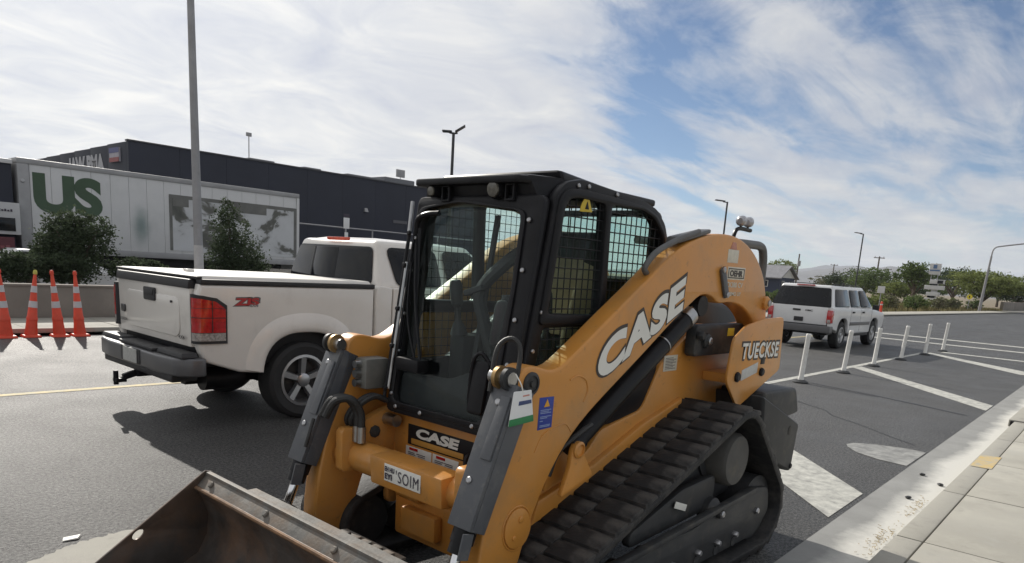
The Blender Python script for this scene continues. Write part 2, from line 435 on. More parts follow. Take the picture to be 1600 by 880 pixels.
# painted markings, sheets above the asphalt
def mark(name, pts, mat=PAINT): return sheet(name, pts, mat, road, .004)
mark('lane_line', [(10.2, 4.93), (23.9, 5.13), (23.9, 5.26), (10.2, 5.07)])
mark('hatch_stripe', [(17.05, 5.03), (17.5, 4.99), (13.92, 1.87), (13.17, 1.85)])
mark('hatch_stripe', [(23.95, 5.11), (24.4, 5.10), (21.54, 2.40), (20.6, 2.10), (20.5, 2.35)])
mark('hatch_stripe', [(7.6, 2.70), (6.51, 1.68), (5.585, 1.655), (6.18, 2.23), (7.2, 3.2)])
mark('worn_arrow_mark', [(8.35, 2.39), (8.47, 2.44), (8.62, 2.41), (8.77, 2.25), (8.90, 1.91), (8.88, 1.72), (7.99, 1.70), (8.02, 1.97), (8.15, 2.23)],
     M('worn_road_paint', (.30, .30, .285), .75, var=.2, vs=5, dirt=(.12, .12, .12), dirt_amt=.8, ds=6))
mark('stop_line', [(25.0, 4.95), (25.35, 4.95), (25.3, 2.3), (24.9, 2.3)])
mark('crosswalk_line', [(29.0, 8.2), (29.5, 8.2), (29.5, 2.4), (29.0, 2.4)])
mark('crosswalk_line', [(32.2, 13.2), (32.8, 13.2), (32.8, 2.4), (32.2, 2.4)])
for a, b in ((-60, 8.5), (14, 27)):
    mark('centre_line', [(a, 9.14), (b, 9.14), (b, 9.26), (a, 9.26)], YPAINT)
DARKLINE = M('dark_road_line', (.022, .022, .023), .5, var=.2)
def strip(pts, w):
    P = [Vector((*p, 0)) for p in pts]; L_, R_ = [], []
    for i, p in enumerate(P):
        d = (P[min(i+1, len(P)-1)]-P[max(i-1, 0)]).normalized(); nn = Vector((-d.y, d.x, 0))
        k = w*(.7+.6*random.random())/2; L_.append(p+nn*k); R_.append(p-nn*k)
    return L_+R_[::-1]
mark('dark_streak', strip([(13.3, 4.6), (12.95, 3.4), (12.6, 2.6), (12.3, 1.95)], .05), DARKLINE)  # narrow dark strip curving across the asphalt from the first lane post
for P0, P1, nn_, ww_ in (((9.2, 1.9), (11.6, 4.7), 9, .018), ((15.2, 2.2), (16.4, 4.6), 7, .02), ((6.6, 4.4), (9.3, 4.2), 8, .02), ((19.0, 6.0), (27.5, 6.2), 12, .03)):
    mark('road_crack', strip([(P0[0]+(P1[0]-P0[0])*i/nn_+random.uniform(-.06, .06), P0[1]+(P1[1]-P0[1])*i/nn_+random.uniform(-.07, .07)) for i in range(nn_+1)], ww_), DARKLINE)

grime(CONC, (.20, .19, .17), 5, .58, .72, .5)
grime(CONC, (.44, .43, .39), 1.1, .50, .70, .5)
grime(CURBM, (.20, .19, .17), 6, .56, .72, .5)
# near gutter, kerb and pavement
def gutter_mat():
    m = M('gutter_concrete', (.25, .25, .24), .85, var=.16, vs=2.2, bump=.3, bs=140)
    nt = m.node_tree; n = nt.nodes; l = nt.links; b = n['Principled BSDF']
    src = b.inputs['Base Color'].links[0].from_socket
    t = n.new('ShaderNodeTexCoord'); mp = n.new('ShaderNodeMapping'); l.new(t.outputs['Object'], mp.inputs[0])
    mp.inputs['Rotation'].default_value = (0, 0, -AL)
    sp = n.new('ShaderNodeSeparateXYZ'); l.new(mp.outputs[0], sp.inputs[0])
    nz = n.new('ShaderNodeTexNoise'); nz.inputs['Scale'].default_value = .9; nz.inputs['Detail'].default_value = 10; nz.inputs['Roughness'].default_value = .68; l.new(t.outputs['Object'], nz.inputs['Vector'])
    ma = n.new('ShaderNodeMath'); ma.operation = 'MULTIPLY_ADD'; l.new(nz.outputs[0], ma.inputs[0]); ma.inputs[1].default_value = .55; l.new(sp.outputs[1], ma.inputs[2])
    mr = n.new('ShaderNodeMapRange'); l.new(ma.outputs[0], mr.inputs[0])
    y0 = 1.573*math.cos(AL)-5.07*math.sin(AL)
    mr.inputs[1].default_value, mr.inputs[2].default_value, mr.inputs[3].default_value, mr.inputs[4].default_value = y0+.27-.31, y0+.27-.16, 1, 0
    mx = n.new('ShaderNodeMix'); mx.data_type = 'RGBA'; l.new(mr.outputs[0], mx.inputs['Factor']); l.new(src, mx.inputs['A']); mx.inputs['B'].default_value = (.56, .55, .51, 1)
    l.new(mx.outputs['Result'], b.inputs['Base Color'])
    return m
GUT = gutter_mat()
sidewalk = structure(MB().hex8([cf(-8, -6, -.02), cf(60, -6, -.02), cf(60, -.47, -.02), cf(-8, -.47, -.02), cf(-8, -6, .06), cf(60, -6, .06), cf(60, -.47, .06), cf(-8, -.47, .06)]).build('pavement', CURBM))
gutter = structure(MB().hex8([cf(-8, -.48, -.03), cf(60, -.48, -.03), cf(60, .012, -.03), cf(-8, .012, -.03), cf(-8, -.48, .004), cf(60, -.48, .004), cf(60, .012, .008), cf(-8, .012, .008)]).build('gutter', GUT))
def slab(name, s0, s1, t0, t1, z0, z1, mat, parent, bev=.006):
    return MB().hex8([cf(s0, t0, z0), cf(s1, t0, z0), cf(s1, t1, z0), cf(s0, t1, z0), cf(s0, t0, z1), cf(s1, t0, z1), cf(s1, t1, z1), cf(s0, t1, z1)]).build(name, mat, parent, bevel=bev)
g = .006
for k in range(-3, 14):
    s0, s1 = .21+1.6*k+g, .21+1.6*(k+1)-g
    slab('kerb_stone', s0, s1, -.63+g/2, -.462, .0, .10, CURBM, sidewalk, .014)
    slab('paving_slab', s0, s1, -2.15+g, -.63-g, .0, .10+random.uniform(-.002, .002), CONC, sidewalk)
    slab('paving_slab', s0, s1, -3.7, -2.15-g, .0, .10+random.uniform(-.002, .002), CONC, sidewalk)
YC = M('yellow_kerb_paint', (.62, .43, .13), .8, var=.15, vs=9, dirt=(.37, .345, .28), dirt_amt=.95, ds=9)
MB().add([cf(3.08, -.655, .1045), cf(3.80, -.655, .1045), cf(3.74, -.478, .1045), cf(3.06, -.478, .1045)], [(0, 1, 2, 3)]).build('painted_mark', YC, sidewalk)
slab('drain_lid', 6.7, 8.3, -.62, -.40, .02, .118, CURBM, sidewalk, .01)
slab('drain_opening', 6.68, 6.72, -.60, -.42, .012, .10, BLACK, sidewalk, .002)

# dry litter in the gutter
STRAW = M('dry_straw', (.34, .25, .11), .9, var=.4, vs=30)
m = MB()
for k in range(130):
    s = random.choice((.15, .2, 1.3, 1.5, .5))+random.gauss(0, .16); t_ = -.40+abs(random.gauss(0, .05)); a = random.uniform(0, 3.14); ln = random.uniform(.008, .035)
    z = .012+random.random()*.006
    p = Vector(cf(s, t_, z)); d = Vector((math.cos(a), math.sin(a), random.uniform(-.1, .25)))*ln
    m.bar(p, p+d, .003, .002)
lt = m.build('dry_litter', STRAW); lt['kind'] = 'stuff'; tag(lt, 'dry straw and leaf litter lying in the near gutter', 'litter')
for k, (s, t_, lab) in enumerate(((2.62, -.16, 'small dark stone nearest the road edge of the gutter'), (2.35, -.36, 'dark stone fragment in the white gutter dust by the kerb'), (1.62, -.25, 'dark chip of stone lying mid gutter'))):
    p = Vector(cf(s, t_, .012)); mm = MB().ball(p, .028, 8)
    for v in mm.v: v.z = .006+(v.z-p.z+.028)*.45; v.x += noise.noise(v*40)*.012; v.y += noise.noise(v*40+Vector((5, 5, 5)))*.012
    tag(mm.build('stone', DARKGREY), lab, 'stone', 'loose stones in the gutter')

# far kerb, pavement and low wall on the left
far_walk = structure(MB().box(-60, 266, 14.62, 16.66, -.03, .05).build('far_pavement', CURBM))
for k in range(0, 12):
    x0 = -1+1.55*k
    MB().box(x0+.006, x0+1.544, 14.79, 16.64, 0, .12+random.uniform(-.002, .002)).build('paving_slab', CONC, far_walk, bevel=.006)
    MB().box(x0+.006, x0+1.544, 14.62, 14.782, -.02, .13).build('kerb_stone', CURBM, far_walk, bevel=.015)
MB().box(-60, -1.0, 14.62, 16.64, 0, .12).build('pavement_strip', CONC, far_walk, bevel=.01)
MB().box(17.6, 262, 14.62, 16.64, 0, .12).build('pavement_strip', CONC, far_walk, bevel=.01)
structure(sheet('parking_lot', [(-60, 16.9), (52, 16.9), (52, 120), (-60, 120)], LOT, None, -.004))
WALLC = M('tan_block_wall', (.225, .20, .175), .9, var=.12, vs=1.2, bump=.4, bs=50, dirt=(.16, .145, .13), dirt_amt=.6, ds=1.0)
lw = thing('low_wall', 'low tan concrete retaining wall behind the traffic cones', 'wall', (8, 16.8, 0))
for k in range(10):
    MB().box(-4+2.9*k+.006, -4+2.9*(k+1)-.006, 16.68, 16.9, -.02, .735).build('wall_panel', WALLC, lw, bevel=.008)
MB().box(-4, 25, 16.655, 16.925, .737, .78).build('coping', WALLC, lw, bevel=.01)

# far hills
HILL = M('dry_hill', (.135, .125, .12), .95, var=.3, vs=.004, dirt=(.085, .085, .075), dirt_amt=.7, ds=.006)
def ridge(name, dist, prof, depth):
    """ridge of hills: prof = list of (azimuth slope y/x, height)"""
    vs, fs = [], []; n = 160; m_ = 10
    a0, a1 = prof[0][0], prof[-1][0]
    for i in range(n+1):
        a = a0+(a1-a0)*i/n
        for k in range(len(prof)-1):
            if prof[k][0] <= a <= prof[k+1][0]+1e-9:
                f = (a-prof[k][0])/(prof[k+1][0]-prof[k][0]); f = f*f*(3-2*f); h = prof[k][1]*(1-f)+prof[k+1][1]*f
        h *= 1+.13*noise.fractal(Vector((a*22, dist*.01, 0)), 1.0, 2.0, 5)
        for j in range(m_+1):
            q = j/m_; d = dist+depth*(q-1)
            hh = h*(math.sin(q*math.pi/2)**1.3)*(1+.22*noise.fractal(Vector((a*60, q*6, dist)), 1.0, 2.0, 4)*(1-q*.7))
            vs.append((d, d*a, hh if q > 0 else -.5))
    for i in range(n):
        for j in range(m_):
            b = i*(m_+1)+j; fs.append((b, b+m_+1, b+m_+2, b+1))
    return structure(MB().add(vs, fs).build(name, HILL, smooth=0 or 60))
ridge('hills', 3600, [(-.5, 96), (-.1, 110), (.10, 100), (.14, 92), (.19, 66), (.23, 92), (.27, 108), (.31, 100), (.35, 82), (.40, 60), (.5, 40), (.7, 22), (1.1, 8)], 900)
ridge('far_hills', 5200, [(-.5, 120), (.08, 150), (.14, 132), (.18, 110), (.24, 132), (.30, 150), (.36, 130), (.44, 100), (.6, 40), (.9, 10)], 900)
# ================================================================ the track loader
YC_ = 2.66
LD = thing('track_loader', 'tan compact track loader with black enclosed cab parked by the kerb, bucket lowered', 'loader', (3.5, YC_, 0))
def mir(y): return 2*YC_-y
BOLT = M('bolt_head', (.40, .40, .41), .35, .9, var=.1)
def bolt(p, d, r=.012, name='bolt', parent=None, h=.008, mat=None):
    p = Vector(p); d = Vector(d).normalized()
    return MB().lathe(p, d, [(r, 0), (r, h*.6), (r*.7, h), (.001, h)], 8).build(name, mat or BOLT, parent or LD)

# ---- undercarriages
def hull(circles, n=40):
    pts = []
    for (x, z, r) in circles:
        pts += [(x+r*math.cos(2*math.pi*i/n), z+r*math.sin(2*math.pi*i/n)) for i in range(n)]
    pts = sorted(set(pts))
    def half(ps):
        h = []
        for p in ps:
            while len(h) >= 2 and (h[-1][0]-h[-2][0])*(p[1]-h[-2][1])-(h[-1][1]-h[-2][1])*(p[0]-h[-2][0]) <= 0: h.pop()
            h.append(p)
        return h
    a, b = half(pts), half(pts[::-1])
    return a[:-1]+b[:-1]
CIRC = [(4.02, .735, .255), (4.46, .285, .262), (2.43, .225, .202)]
outer, inner = hull(CIRC), hull([(x, z, r-.045) for x, z, r in CIRC])
def walk(poly, step):
    L_ = [0]
    for i in range(len(poly)):
        a, b = poly[i], poly[(i+1) % len(poly)]; L_.append(L_[-1]+math.hypot(b[0]-a[0], b[1]-a[1]))
    n = round(L_[-1]/step); out = []
    for k in range(n):
        s = L_[-1]*k/n
        for i in range(len(poly)):
            if L_[i] <= s <= L_[i+1]:
                a, b = poly[i], poly[(i+1) % len(poly)]; f = (s-L_[i])/max(1e-9, L_[i+1]-L_[i])
                out.append(((a[0]+(b[0]-a[0])*f, a[1]+(b[1]-a[1])*f), math.atan2(b[1]-a[1], b[0]-a[0]))); break
    return out
def undercarriage(y0, y1, lugs):
    ym, w = (y0+y1)/2, y1-y0
    belt = plate('track_belt', RUBBER, outer, XZ(ym), w, LD, holes=[inner], bevel=.012)
    # staggered tread lugs, one object each
    lm = MB()
    hw, ln, hh = w*.2465, .0615, .016
    lm.hex8([(-ln, -hw, -.012), (ln, -hw, -.012), (ln, hw, -.012), (-ln, hw, -.012), (-ln*.86, -hw*.97, hh), (ln*.80, -hw*.97, hh), (ln*.80, hw*.97, hh), (-ln*.86, hw*.97, hh)])
    base = lm.build('tread_lug', RUBBER, None, bevel=.006)
    me = base.data; bpy.data.objects.remove(base)
    st = walk(outer, .1315)
    for col, off in ((0, 0.0), (1, .5)):
        for k in range(len(st)):
            (xa, za), an = st[k]; (xb, zb), an2 = st[(k+1) % len(st)]
            x, z = xa+(xb-xa)*off, za+(zb-za)*off
            a = math.atan2(zb-za, xb-xa)
            nx, nz_ = math.sin(a), -math.cos(a)
            if z+nz_*.02 < .03 and not (4.2 < x or x < 2.6): pass
            o = bpy.data.objects.new('tread_lug', me); COL.objects.link(o); o.parent = belt
            o.location = Vector((x, ym+(-.5+col)*w*.49, z))-ORG[LD.name]
            o.rotation_euler = (random.uniform(-.012, .012), -a+math.pi+random.uniform(-.02, .02), random.uniform(-.015, .015))
            if not lugs and z < .6: bpy.data.objects.remove(o)
    s = -1 if y0 < YC_ else 1
    yo = y0 if s < 0 else y1
    fr = plate('track_frame', DARKGREY, rpoly([(2.45, .12), (4.42, .12), (4.60, .25), (4.55, .42), (4.30, .46), (3.55, .36), (2.6, .36), (2.38, .28)], .05), XZ(yo-s*.07), .05, LD, bevel=.01)
    plate('frame_rib', DARKGREY, [(2.6, .33), (4.3, .43), (4.3, .465), (2.6, .365)], XZ(yo-s*.045), .05, fr, bevel=.01)
    plate('sprocket_mount', DARKGREY, rpoly([(3.45, .34), (4.38, .40), (4.22, .72), (3.98, .86), (3.82, .72)], .08), XZ(yo-s*.24), .06, LD, bevel=.012)
    hub = MB().lathe((4.08, yo-s*.30, .665), (0, s, 0), [(.19, 0), (.19, .04), (.165, .05), (.165, .20), (.15, .225), (.05, .235), (.001, .235)], 36).build('drive_hub', M('hub_cast', (.085, .082, .076), .7, var=.15, vs=9, dirt=(.2, .17, .12), dirt_amt=.4, ds=6), LD)
    MB().lathe((4.02, yo-s*.225, .735), (0, s, 0), [(.205, -.03), (.205, .03), (.15, .03), (.15, -.03)], 30, closed=True).build('sprocket_ring', DARKGREY, hub)
    for x, z, r in ((4.46, .285, .215), (2.43, .225, .155)):
        MB().lathe((x, ym, z), (0, s, 0), [(r*.5, -w*.36), (r, -w*.34), (r, w*.3), (r*.8, w*.33), (r*.3, w*.34), (.001, w*.34)], 30).build('idler_wheel', DARKGREY, LD)
    MB().lathe((3.84, yo-s*.14, .39), (0, s, 0), [(.085, 0), (.085, .06), (.06, .085), (.028, .09), (.028, .12), (.001, .12)], 24).build('tensioner_boss', DARKGREY, LD)
    bolt((3.84, yo-s*.022, .39), (0, s, 0), .022, 'bolt', LD, .014)
    for x in (2.78, 3.06, 3.34, 3.62, 3.86, 4.09):
        rl = MB().lathe((x, yo-s*.20, .155), (0, s, 0), [(.095, -.06), (.095, .08), (.03, .09), (.03, .16), (.001, .16)], 22).build('track_roller', DARKGREY, LD)
        bolt((x, yo-s*.045, .205), (0, s, 0), .020, 'bolt', rl, .03)
    bolt((4.39, yo-s*.045, .29), (0, s, 0), .022, 'bolt', fr, .02)
    return belt
undercarriage(1.70, 2.15, True)
undercarriage(mir(2.15), mir(1.70), False)
sl = plate('white_label', WHITE, [(3.40, .50), (3.53, .455), (3.545, .49), (3.415, .535)], XZ(1.80), .004, LD, bevel=.001)
plate('label_backing', DARKGREY, rpoly([(3.0, .36), (3.9, .40), (3.9, .60), (3.5, .58), (3.0, .44)], .05), XZ(1.84), .05, LD, bevel=.01)

# ---- chassis
for s, y in ((-1, 2.16), (1, mir(2.16))):
    side = plate('chassis_side', TAN, rpoly([(2.50, .34), (3.30, .42), (3.90, .60), (4.60, .70), (4.95, .95), (4.92, 1.25), (4.62, 1.42), (4.10, 1.46), (3.86, 1.33), (3.68, 1.235), (3.52, .975), (3.12, .905), (3.02, .80), (2.79, .715), (2.62, .64), (2.50, .60)], .05), XZ(y), .05, LD, bevel=.012)
    plate('chassis_rail', TAN, [(2.56, .50), (3.20, .66), (3.92, .95), (3.92, 1.01), (3.50, .90), (3.05, .735), (2.60, .62)], XZ(y+s*.035), .05, side, bevel=.012)
    # rear tower behind the flared side plate
    MB().hex8([(3.92, y-.02, .95), (4.75, y-.02, .95), (4.75, y+.04, .95), (3.92, y+.04, .95), (4.0, y-.02, 1.42), (4.75, y-.02, 1.46), (4.75, y+.04, 1.46), (4.0, y+.04, 1.42)]).build('rear_tower', TAN, LD, bevel=.015)
# body between the sides
body = MB().hex8([(2.55, 2.2, .30), (4.9, 2.2, .40), (4.9, 3.12, .40), (2.55, 3.12, .30), (2.60, 2.2, .90), (4.9, 2.2, 1.15), (4.9, 3.12, 1.15), (2.60, 3.12, .90)]).build('lower_body', BLACK, LD, bevel=.02)
hood = MB().hex8([(3.72, 2.2, 1.14), (4.95, 2.2, 1.14), (4.95, 3.12, 1.14), (3.72, 3.12, 1.14), (3.74, 2.24, 1.72), (4.85, 2.26, 1.55), (4.85, 3.06, 1.55), (3.74, 3.08, 1.72)]).build('engine_hood', BLACK, LD, bevel=.05, seg=3)
front = MB().hex8([(2.50, 2.22, .45), (2.56, 2.22, .45), (2.56, 3.10, .45), (2.50, 3.10, .45), (2.50, 2.22, .915), (2.56, 2.22, .915), (2.56, 3.10, .915), (2.50, 3.10, .915)]).build('front_panel', TAN, LD, bevel=.01)
MB().box(2.46, 2.56, 2.30, 3.02, .22, .47).build('lower_front_plate', TAN, LD, bevel=.02)
MB().box(2.40, 2.46, 2.62, 2.90, .28, .42).build('front_step', TAN, LD, bevel=.02)
MB().cyl((2.44, 2.76, .50), (2.44, 2.94, .50), .045).build('cross_pin', TAN, LD)
# lugs at the windscreen foot
for s in (1, -1):
    y = YC_+s*.46
    lg = plate('front_lug', TAN, rpoly([(2.28, .66), (2.60, .66), (2.60, .92), (2.46, .93), (2.27, .86)], .05), XZ(y), .06, LD, bevel=.01)
    bolt((2.36, y-.03, .80), (0, -1, 0), .035, 'bolt', lg, .012, DARKGREY)
    MB().cyl((2.44, y-.12, .865), (2.44, y+.02, .865), .033).build('hinge_pin', STEEL, lg)

# ---- loader arms
ARM = [(2.262, 1.205), (2.255, 1.25), (2.275, 1.29), (2.32, 1.317), (2.39, 1.312), (2.46, 1.292), (2.53, 1.292), (2.61, 1.33), (2.939, 1.538), (3.199, 1.699), (3.363, 1.812), (3.546, 1.905), (3.749, 1.962), (3.9, 1.988), (4.056, 1.995), (4.18, 1.985), (4.29, 1.96), (4.40, 1.92), (4.50, 1.86), (4.585, 1.79), (4.645, 1.71), (4.70, 1.60), (4.735, 1.45), (4.735, 1.30), (4.60, 1.30),
       (4.57, 1.40), (4.52, 1.475), (4.43, 1.535), (4.32, 1.58), (4.17, 1.602), (4.04, 1.592), (3.99, 1.60), (3.93, 1.632), (3.84, 1.645), (3.76, 1.63), (3.67, 1.58), (3.558, 1.525), (3.208, 1.308), (2.95, 1.155), (2.818, 1.075), (2.70, .99), (2.609, .905), (2.52, .79), (2.45, .67), (2.39, .54), (2.33, .36), (2.28, .20), (2.22, .14), (2.12, .14), (2.075, .20), (2.07, .36), (2.09, .54), (2.13, .74), (2.19, .98)]
ARM_S = []
for i in range(len(ARM)):      # soften the traced corners
    a, b, c = ARM[i-1], ARM[i], ARM[(i+1) % len(ARM)]
    ARM_S += [(b[0]*.75+a[0]*.25, b[1]*.75+a[1]*.25), (b[0]*.75+c[0]*.25, b[1]*.75+c[1]*.25)]
arms = {}
for s, y0 in ((-1, 1.985), (1, mir(1.985))):
    y1 = y0-s*.12
    arm = plate('lift_arm', TAN, ARM_S, XZ((y0+y1)/2), .12, LD, bevel=.014, res=2)
    arms[s] = arm
    # front pin boss with washer, clevis discs in front of it
    MB().lathe((2.345, y0, 1.238), (0, s, 0), [(.052, -.005), (.052, .006), (.043, .012), (.036, .012), (.036, .006), (.014, .006), (.014, .016), (.001, .016)], 26).build('pin_boss', DARKGREY, arm)
    for k, dy in enumerate((.02, .07)):
        MB().lathe((2.225, y0-s*dy, 1.265), (0, s, 0), [(.050, -.010), (.050, .010)], 28).build('clevis_disc', BRASS if k else DARKGREY, arm)
    MB().cyl((2.225, y0-s*.0, 1.265), (2.225, y0-s*.12, 1.265), .03).build('clevis_pin', STEEL, arm)
    plate('lower_pin_disc', TAN, [(2.315+.085*math.cos(a*math.pi/14), .585+.095*math.sin(a*math.pi/14)) for a in range(28)], XZ(y0+s*.004), .012, arm, bevel=.005)
    bolt((2.33, y0+s*.010, .625), (0, s, 0), .016, 'bolt', arm, .006, TAN)
    bolt((2.29, y0+s*.010, .545), (0, s, 0), .012, 'bolt', arm, .006, TAN)
    # weld beads
    MB().tube([(2.315+.093*math.cos(k*math.pi/12), y0+s*.001, .585+.103*math.sin(k*math.pi/12)) for k in range(25)], .004, 6, 1).build('weld_bead', TAN, arm)
    MB().tube([(2.62, y0+s*.001, 1.235), (2.68, y0+s*.001, 1.25), (2.745, y0+s*.001, 1.225), (2.765, y0+s*.001, 1.17), (2.74, y0+s*.001, 1.12)], .0045, 6).build('weld_bead', TAN, arm)
    MB().tube([(2.40, y0+s*.001, .92), (2.46, y0+s*.001, 1.0), (2.60, y0+s*.001, 1.03), (2.66, y0+s*.001, .985)], .003, 6).build('weld_bead', TAN, arm)
    # lift cylinder
    yc = y0-s*.06
    a, b = Vector((2.73, yc, .885)), Vector((3.86, yc, 1.575)); d = (b-a).normalized()
    cy = MB().cyl(a+d*.06, b-d*.16, .056, n=28).build('lift_cylinder', BLACK, LD)
    MB().cyl(b-d*.165, b-d*.10, .060, n=28).build('gland', STEEL, cy)
    MB().cyl(b-d*.42, b-d*.412, .0585, n=28).build('band', STEEL, cy)
    MB().cyl(b-d*.12, b, .03).build('rod', CHROME, cy)
    MB().cyl(a+d*.0, a+d*.075, .062, n=20).build('base_cap', BLACK, cy)
    MB().lathe(b, (0, s, 0), [(.06, -.04), (.06, .04)], 22).build('rod_eye', BLACK, cy)
    MB().tube([a+d*.12+Vector((0, s*.05, .05)), a+d*.02+Vector((0, s*.06, .08)), a+Vector((-.10, s*.02, .0)), a+Vector((-.14, 0, -.12))], .014).build('hose', HOSE, cy)
    for dy in (-.045, .065):
        lug = plate('cylinder_lug', TAN, rpoly([(2.62, .66), (2.88, .73), (2.785, .86), (2.765, .925), (2.72, .93), (2.69, .89), (2.68, .80)], .03), XZ(yc-s*dy), .028, LD, bevel=.006)
    MB().lathe((2.735, yc+s*.06, .885), (0, s, 0), [(.042, -.005), (.042, .008), (.030, .014), (.030, .004), (.001, .004)], 22).build('pin_boss', TAN, lug)
    # rear link in the arch
    lk = plate('rear_link', DARKGREY, rrect(3.90, 4.62, 1.27, 1.46, .03), XZ(y0-s*.10), .07, LD, bevel=.012)
    bolt((4.02, y0-s*.062, 1.365), (0, s, 0), .045, 'link_pin', lk, .03, DARKGREY)
    bolt((4.02, y0-s*.034, 1.365), (0, s, 0), .024, 'bolt', lk, .015)
    bolt((3.92, y0-s*.05, 1.40), (0, s, 0), .03, 'bolt', lk, .03, DARKGREY)
    plate('yellow_sticker', M('yellow_label', (.62, .52, .05), .5, var=.05), [(4.31, 1.385), (4.40, 1.385), (4.40, 1.435), (4.31, 1.435)], XZ(y0-s*.063), .003, lk, bevel=.001)
    # latch bar on the arm
    MB().bar((3.985, y0+s*.012, 1.80), (4.075, y0+s*.012, 1.635), .05, .018, up=(0, 1, 0)).build('lock_bar', GUARD, arm, bevel=.006)
    for q in ((3.99, 1.79), (4.07, 1.645)): bolt((q[0], y0+s*.02, q[1]), (0, s, 0), .018, 'bolt', arm, .01)
    bolt((4.665, y0+s*.0, 1.60), (0, s, 0), .045, 'rear_pin', arm, .03, TAN)
    bolt((4.665, y0+s*.03, 1.60), (0, s, 0), .022, 'bolt', arm, .012)
    # flared rear plate
    rp = plate('rear_side_plate', TAN, rpoly([(4.045, 1.135), (4.24, .955), (4.83, 1.16), (4.79, 1.515), (4.49, 1.508), (4.23, 1.467), (4.08, 1.39)], .035), XZ(y0+s*.085), .02, LD, bevel=.006)
    MB().box(4.2, 4.7, *sorted((y0+s*.07, y0-s*.15)), 1.10, 1.16).build('plate_bracket', TAN, rp, bevel=.01)
    if s < 0:
        yy = y0+s*.096
        mt = frame((4.20, yy, 1.262), (.995, 0, -.012), (.04, 0, 1))
        text('outline_lettering', 'TUECKSE', frame((4.185, yy, 1.250), (.995, 0, -.012), (.04, 0, 1)), .585, .125, OUTL, rp, offset=.075, depth=.001, space=1.12)
        text('lettering', 'TUECKSE', mt, .555, .10, WHITE, rp, offset=.03, depth=.0025, space=1.12)
        plate('data_label', M('grey_label', (.50, .50, .48), .5, var=.1, vs=40), [(4.235, 1.125), (4.46, 1.165), (4.46, 1.232), (4.235, 1.192)], XZ(yy), .003, rp, bevel=.001)
        bolt((4.17, yy, 1.155), (0, -1, 0), .032, 'rubber_bumper', rp, .02, BLACK)
        bolt((4.52, yy, 1.165), (0, -1, 0), .028, 'rubber_bumper', rp, .02, BLACK)
        plate('slot', BLACK, [(4.50, 1.215), (4.56, 1.215), (4.565, 1.275), (4.505, 1.275)], XZ(yy), .004, rp, bevel=.001)
# torque tube and box between the arms
tube_ = MB().cyl((2.275, 2.08, .675), (2.275, mir(2.08), .675), .085, n=32).build('torque_tube', TAN, LD)
for s in (-1, 1):
    MB().cyl((2.275, YC_+s*.585, .675), (2.275, YC_+s*.555, .675), .125, .10, n=32).build('tube_flange', TAN, tube_)
    plate('hose_bracket', TAN, rrect(2.15, 2.26, .60, .84, .03), XZ(YC_+s*.46), .06, tube_, bevel=.008)
box = MB().hex8([(2.165, 2.32, .605), (2.33, 2.32, .590), (2.33, 2.86, .590), (2.165, 2.86, .605), (2.155, 2.32, .755), (2.305, 2.32, .762), (2.305, 2.86, .762), (2.155, 2.86, .755)]).build('tube_box', TAN, LD, bevel=.015)
plate('number_plate', WHITE, [(2.462, .650), (2.735, .650), (2.735, .738), (2.462, .738)], YZ(2.156), .003, box, bevel=.001)
def yzt(x): return frame((x, 0, 0), (0, -1, 0), (0, 0, 1))   # text read from the front (-x)
PLT = M('plate_print', (.05, .04, .06), .6, var=.1)
def ftext(name, s, x, yl, z, w, h, mat, parent, **k):
    return text(name, s, frame((x, yl, z), (0, -1, 0), (0, 0, 1)), w, h, mat, parent, **k)
ftext('plate_lettering', "'SOIM", 2.152, 2.640, .663, .168, .060, PLT, box, offset=.0, space=1.15)
ftext('plate_lettering', 'EH HU', 2.152, 2.728, .700, .075, .026, PLT, box, offset=.05)
ftext('plate_lettering', 'EYI', 2.152, 2.726, .662, .055, .030, PLT, box, offset=.05)
# front panel decals
dc = plate('front_decal', BLACK, [(2.435, .738), (2.972, .738), (2.972, .852), (2.435, .852)], YZ(2.499), .003, front, bevel=.001)
plate('decal_stripe', M('decal_gold', (.50, .25, .05), .5), [(2.53, .746), (2.94, .746), (2.94, .776), (2.53, .776)], YZ(2.496), .003, dc, bevel=.001)
ftext('front_lettering', 'CASE', 2.4945, 2.90, .786, .34, .056, WHITE, front, offset=.055, shear=.12)
for (ya, yb) in ((2.775, 2.985), (2.565, 2.765)):
    wl = plate('warning_label', WHITE, [(ya, .640), (yb, .640), (yb, .727), (ya, .727)], YZ(2.499), .003, front, bevel=.001)
    plate('warning_header', REDLENS, [(yb-.10, .708), (yb-.03, .708), (yb-.03, .722), (yb-.10, .722)], YZ(2.4965), .003, wl, bevel=.0005)
    mm = MB()
    for k in range(5):
        mm.box(2.4955, 2.4975, yb-.07-random.random()*.02, yb-.02, .655+k*.0095, .6585+k*.0095)
        mm.box(2.4955, 2.4975, yb-.16, yb-.09-random.random()*.02, .655+k*.0095, .6585+k*.0095)
    mm.build('label_print', PLT, wl)
MB().tube([(2.48, 2.43, .80), (2.42, 2.43, .79), (2.42, 2.43, .68), (2.48, 2.43, .67)], .012).build('tie_down_loop', BLACK, front)

